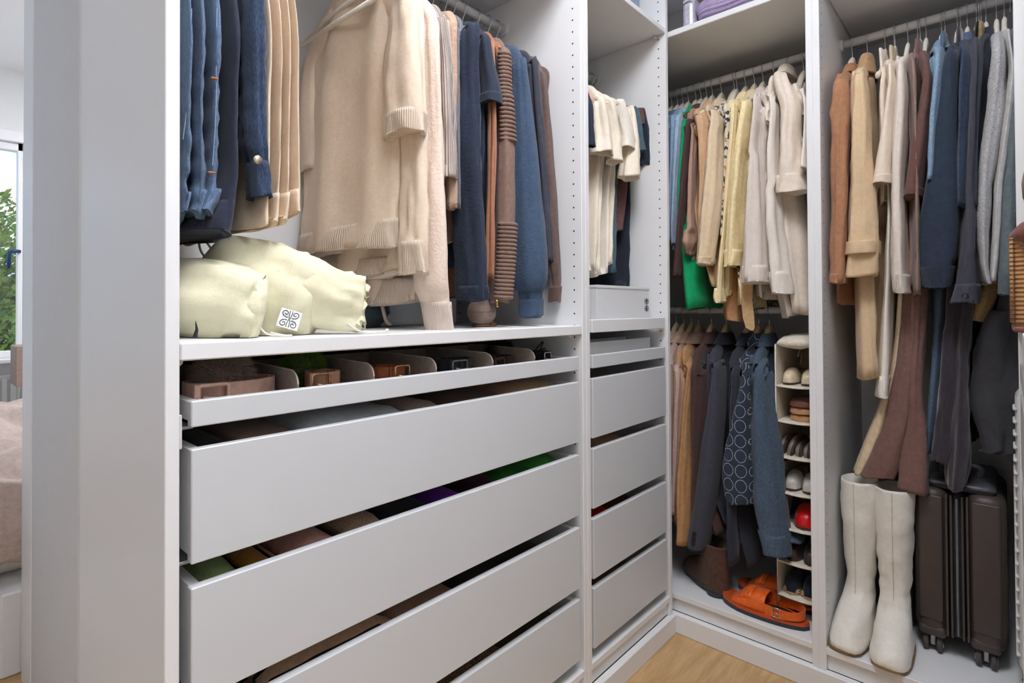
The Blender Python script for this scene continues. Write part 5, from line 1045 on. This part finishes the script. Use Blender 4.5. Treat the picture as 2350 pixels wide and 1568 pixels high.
obj('zip_gusset', boxm(SX + .010, 1.985, ymid - .020, ymid + .020, SZ0 + .006, SZ1 - .006, bev=.02, seg=3), ZIPM, t, True)
for dy in (-.022, -.012, .012, .022): obj('gusset_rib', boxm(SX + .002, SX + .02, ymid + dy - .0028, ymid + dy + .0028, SZ0 + .012, SZ1 - .012, bev=.002, seg=2), CASE, t)
obj('zip', tubem([(SX + .007, ymid, SZ0 + .02), (SX + .007, ymid, SZ1 - .02)], .0028, 6), STEEL, t)
for y0, y1 in ((SY0 + .012, ymid - .030), (ymid + .030, SY1 - .012)): obj('raised_panel', boxm(SX + .002, SX + .03, y0, y1, SZ0 + .045, SZ1 - .02, bev=.006, seg=3), CASE, t, True)
obj('top_cap', boxm(SX + .02, 1.97, SY0 + .02, SY1 - .02, SZ1 - .006, SZ1 + .022, bev=.016, seg=3), CASET, t, True)
obj('handle', tubem(cat([(1.78, -.70, SZ1 + .02), (1.78, -.70, SZ1 + .05), (1.78, -.78, SZ1 + .05), (1.78, -.78, SZ1 + .02)], 16), .009, 8), CASET, t, True)
for y in (SY1 - .040, SY0 + .045):
    obj('wheel_arch', boxm(SX + .006, SX + .07, y - .032, y + .032, SZ0 - .004, SZ0 + .028, bev=.012, seg=3), CASE, t, True)
    wheel(t, SX + .034, y); wheel(t, 1.95, y)
t = thing('fabric_case', 'dark grey fabric case behind the white boots', 'case', (1.9, -.61, BZ))
obj('case_body', boxm(1.79, 2.03, -.632, -.50, BZ + .001, .545, bev=.012, seg=3), FAB('dark grey fabric case', (84, 76, 78)), t, True); obj('piping', tubem([(1.792, -.628, BZ + .02), (1.792, -.628, .53)], .004, 6), BLKL, t); obj('grip', tubem(cat([(1.88, -.57, .54), (1.88, -.57, .575), (1.95, -.57, .575), (1.95, -.57, .54)], 12), .006, 8), BLKL, t, True)
t = thing('suitcase', 'white ribbed hard-shell suitcase at the right edge', 'suitcase', (1.8, -.9, BZ))
obj('shell', boxm(1.60, 1.99, -.925, -.856, .175, .885, bev=.028, seg=4), CASEW, t, True)
for k in range(20): obj('rib', tubem([(1.612, -.8556, .225 + k * .032), (1.75, -.8556, .225 + k * .032), (1.97, -.8556, .225 + k * .032)], .004, 8), CASEW, t, True)
wheel(t, 1.63, -.885); wheel(t, 1.95, -.885)
# black garment bag
t = hangleg('garment_bag', 'bulging black nylon garment bag above the dark suitcase', 'garment bag', BLACKN, [[(640, 2290, 2350), (720, 2262, 2346), (820, 2226, 2344), (920, 2216, 2342), (1000, 2244, 2338), (1050, 2270, 2330)]], 'black nylon garment bag', -.86, x=1.66, da=.08, seed=21, fold=.012)
for o in t.children: o.name = 'bag_cloth'
hangleg('evening_dress', 'black dress filling the gap beside the garment bag', 'dress', FAB('black crepe', (34, 32, 36)), [[(400, 2200, 2260), (700, 2196, 2290), (900, 2176, 2270), (1010, 2196, 2250)]], 'black dress in the right wardrobe', -.795, x=1.78, da=.07, seed=27, fold=.01)
for o in bpy.data.objects:
    if o.name.startswith('leg') and o.parent and o.parent.name.startswith('evening_dress'): o.name = 'skirt'

# ------------------------------------------------------------------ right-hand wardrobe edge
WOV = FAB('woven straw', (190, 140, 92), 'zrib', bump=1., scale=1.2); 
t = thing('woven_bag', 'woven straw bag with brown leather flap at the right edge', 'bag', (1.2, -.93, 1.0446))
obj('bag_body', boxm(1.02, 1.31, -1.02, -.852, 1.0446, 1.215, bev=.02, seg=3), WOV, t, True)
obj('leather_base', boxm(1.015, 1.315, -1.022, -.8505, 1.0447, 1.054, bev=.003), BRS, t)
obj('flap', blob([(1.32, -.90, 1.205, .004, .004), (1.32, -.91, 1.21, .055, .028), (1.16, -.91, 1.216, .062, .03), (1.01, -.91, 1.21, .055, .028), (1.0, -.91, 1.205, .004, .004)], n=20, m=14, seed=2, fold=.003), BRS, t, True)
for k in range(9): obj('cane', tubem([(1.30 - k * .034, -.8508, 1.06), (1.30 - k * .034, -.8508, 1.205)], .003, 5), WOV, t, True)
t = thing('patterned_scarf', 'green and rust patterned scarf above the woven bag', 'scarf', (1.25, -.95, 1.24))
obj('cloth', blob([(1.34, -.93, 1.26, .01, .02), (1.32, -.93, 1.30, .05, .05), (1.2, -.935, 1.34, .055, .09), (1.1, -.94, 1.30, .05, .06), (1.06, -.94, 1.26, .01, .02)], seed=6, fold=.008, zmin=1.236), FAB('green rust print', (100, 140, 110), var=.1, scale=2, col2=rgb(176, 110, 70)), t, True); obj('fringe', tubem([(1.32, -.89, 1.30), (1.325, -.885, 1.27), (1.33, -.885, 1.245)], .004, 6), CRM, t)

# ------------------------------------------------------------------ bedroom seen past the panel
DUV = FAB('taupe crushed cotton', (190, 172, 162)); t = thing('bed', 'bed with crumpled taupe duvet in the bedroom beyond', 'bed', (-.5, 2.4, 0))
obj('bed_frame', boxm(-1.6, .30, 1.42, 3.2, .0, .24, bev=.01, seg=2), WHITE, t); obj('mattress', boxm(-1.58, .28, 1.54, 3.18, .24, .48, bev=.05, seg=3), IVORY, t, True)
for xx in (-1.5, -.045): obj('leg', boxm(xx, xx + .05, 1.37, 1.42, 0, .25, bev=.006), WHITE, t); obj('leg', boxm(xx, xx + .06, 3.201, 3.25, 0, .2, bev=.004), WHITE, t)
bm = bmesh.new(); nx, ny = 60, 110; V = []
for i in range(nx + 1):
    row = []
    for j in range(ny + 1):
        x = -1.66 + 2.0 * i / nx; s_ = j / ny; y = 1.44 + 1.78 * max(0, s_ - .15) / .85; y = max(y, 1.46)
        z = .57 if s_ > .15 else .30 + .27 * s_ / .15
        if x > .30: z -= 0
        h = .045 * (1 - abs(nz3(x * 3.1, y * 3.7, 1.2)) * 2.5) + .03 * (1 - abs(nz3(x * 7, y * 9, z * 3 + 4)) * 2.2)
        row.append(bm.verts.new((x, y - (.02 if s_ < .15 else 0) + .02 * nz3(x * 8, s_ * 9, 2), z + h)))
    V.append(row)
for i in range(nx):
    for j in range(ny): bm.faces.new((V[i][j], V[i + 1][j], V[i + 1][j + 1], V[i][j + 1]))
bmesh.ops.recalc_face_normals(bm, faces=bm.faces); bmesh.ops.solidify(bm, geom=bm.faces[:], thickness=.02); obj('duvet', bm, DUV, t, True)
t = thing('radiator', 'white ribbed radiator under the bedroom window', 'radiator', (-.4, 3.74, .12)); obj('panel', boxm(-1.1, .24, 3.72, 3.75, .12, .70, bev=.004), PLAST, t)
for k in range(34): obj('fin', boxm(-1.09 + k * .039, -1.066 + k * .039, 3.705, 3.72, .14, .68, bev=.003), PLAST, t)
lx = point(36, 850, y=3.4).x; lz0 = point(45, 888, y=3.4).z; lz1 = point(45, 795, y=3.4).z
t = thing('bedside_lamp', 'taupe fabric lampshade below the bedroom window', 'lamp', (lx + .13, 3.52, .451)); obj('shade', boxm(lx, lx + .26, 3.4, 3.64, lz0, lz1, bev=.004), FAB('taupe lampshade', (160, 138, 126)), t); obj('stem', tubem([(lx + .13, 3.52, .472), (lx + .13, 3.52, lz0)], .012, 10), BRASS, t); obj('foot', lathem([(.06, 0), (.06, .01), (.02, .02)], (lx + .13, 3.52, .451), 20), BRASS, t)
t = thing('bedside_table', 'white bedside table under the taupe lamp', 'table', (.5, 3.5, 0)); obj('cabinet', boxm(lx + .02, .75, 3.30, 3.68, .0, .42, bev=.004), WHITE, t); obj('top', boxm(lx, .77, 3.28, 3.69, .42, .45, bev=.004), WHITE, t)
# tree outside the window
LEAF = mat('tree leaves', rgb(72, 128, 48), .6, 'plain', col2=rgb(150, 160, 50), scale=.12, bump=0); BARK = mat('bark', rgb(90, 72, 56), .9, 'fuzzy')
t = thing('garden_tree', 'leafy green tree outside the bedroom window', 'tree', (.35, 7.4, -.6)); obj('trunk', tubem([(.3, 7.6, -.6), (.32, 7.6, .6), (.25, 7.55, 2.2)], [.12, .1, .04], 10), BARK, t, True)
rnd = random.Random(5); bm = bmesh.new()
for _ in range(22000):
    d = Vector((rnd.gauss(0, .75), rnd.gauss(0, .45), rnd.gauss(0, .72))); c = Vector((.2, 7.4, 1.0)) + d
    if c.z > 2.35 + .25 * nz3(c.x * 3, 1, 2): continue
    n_ = Vector((rnd.gauss(0, 1), rnd.gauss(0, 1) - .6, rnd.gauss(0, 1) + .6)).normalized(); a = n_.orthogonal().normalized(); b_ = n_.cross(a); s_ = rnd.uniform(.028, .055)
    bm.faces.new([bm.verts.new(c + a * s_ * p + b_ * s_ * q) for p, q in ((-1, 0), (0, -.45), (1, 0), (0, .45))])
tag(obj('foliage', bm, LEAF, t), kind='stuff')
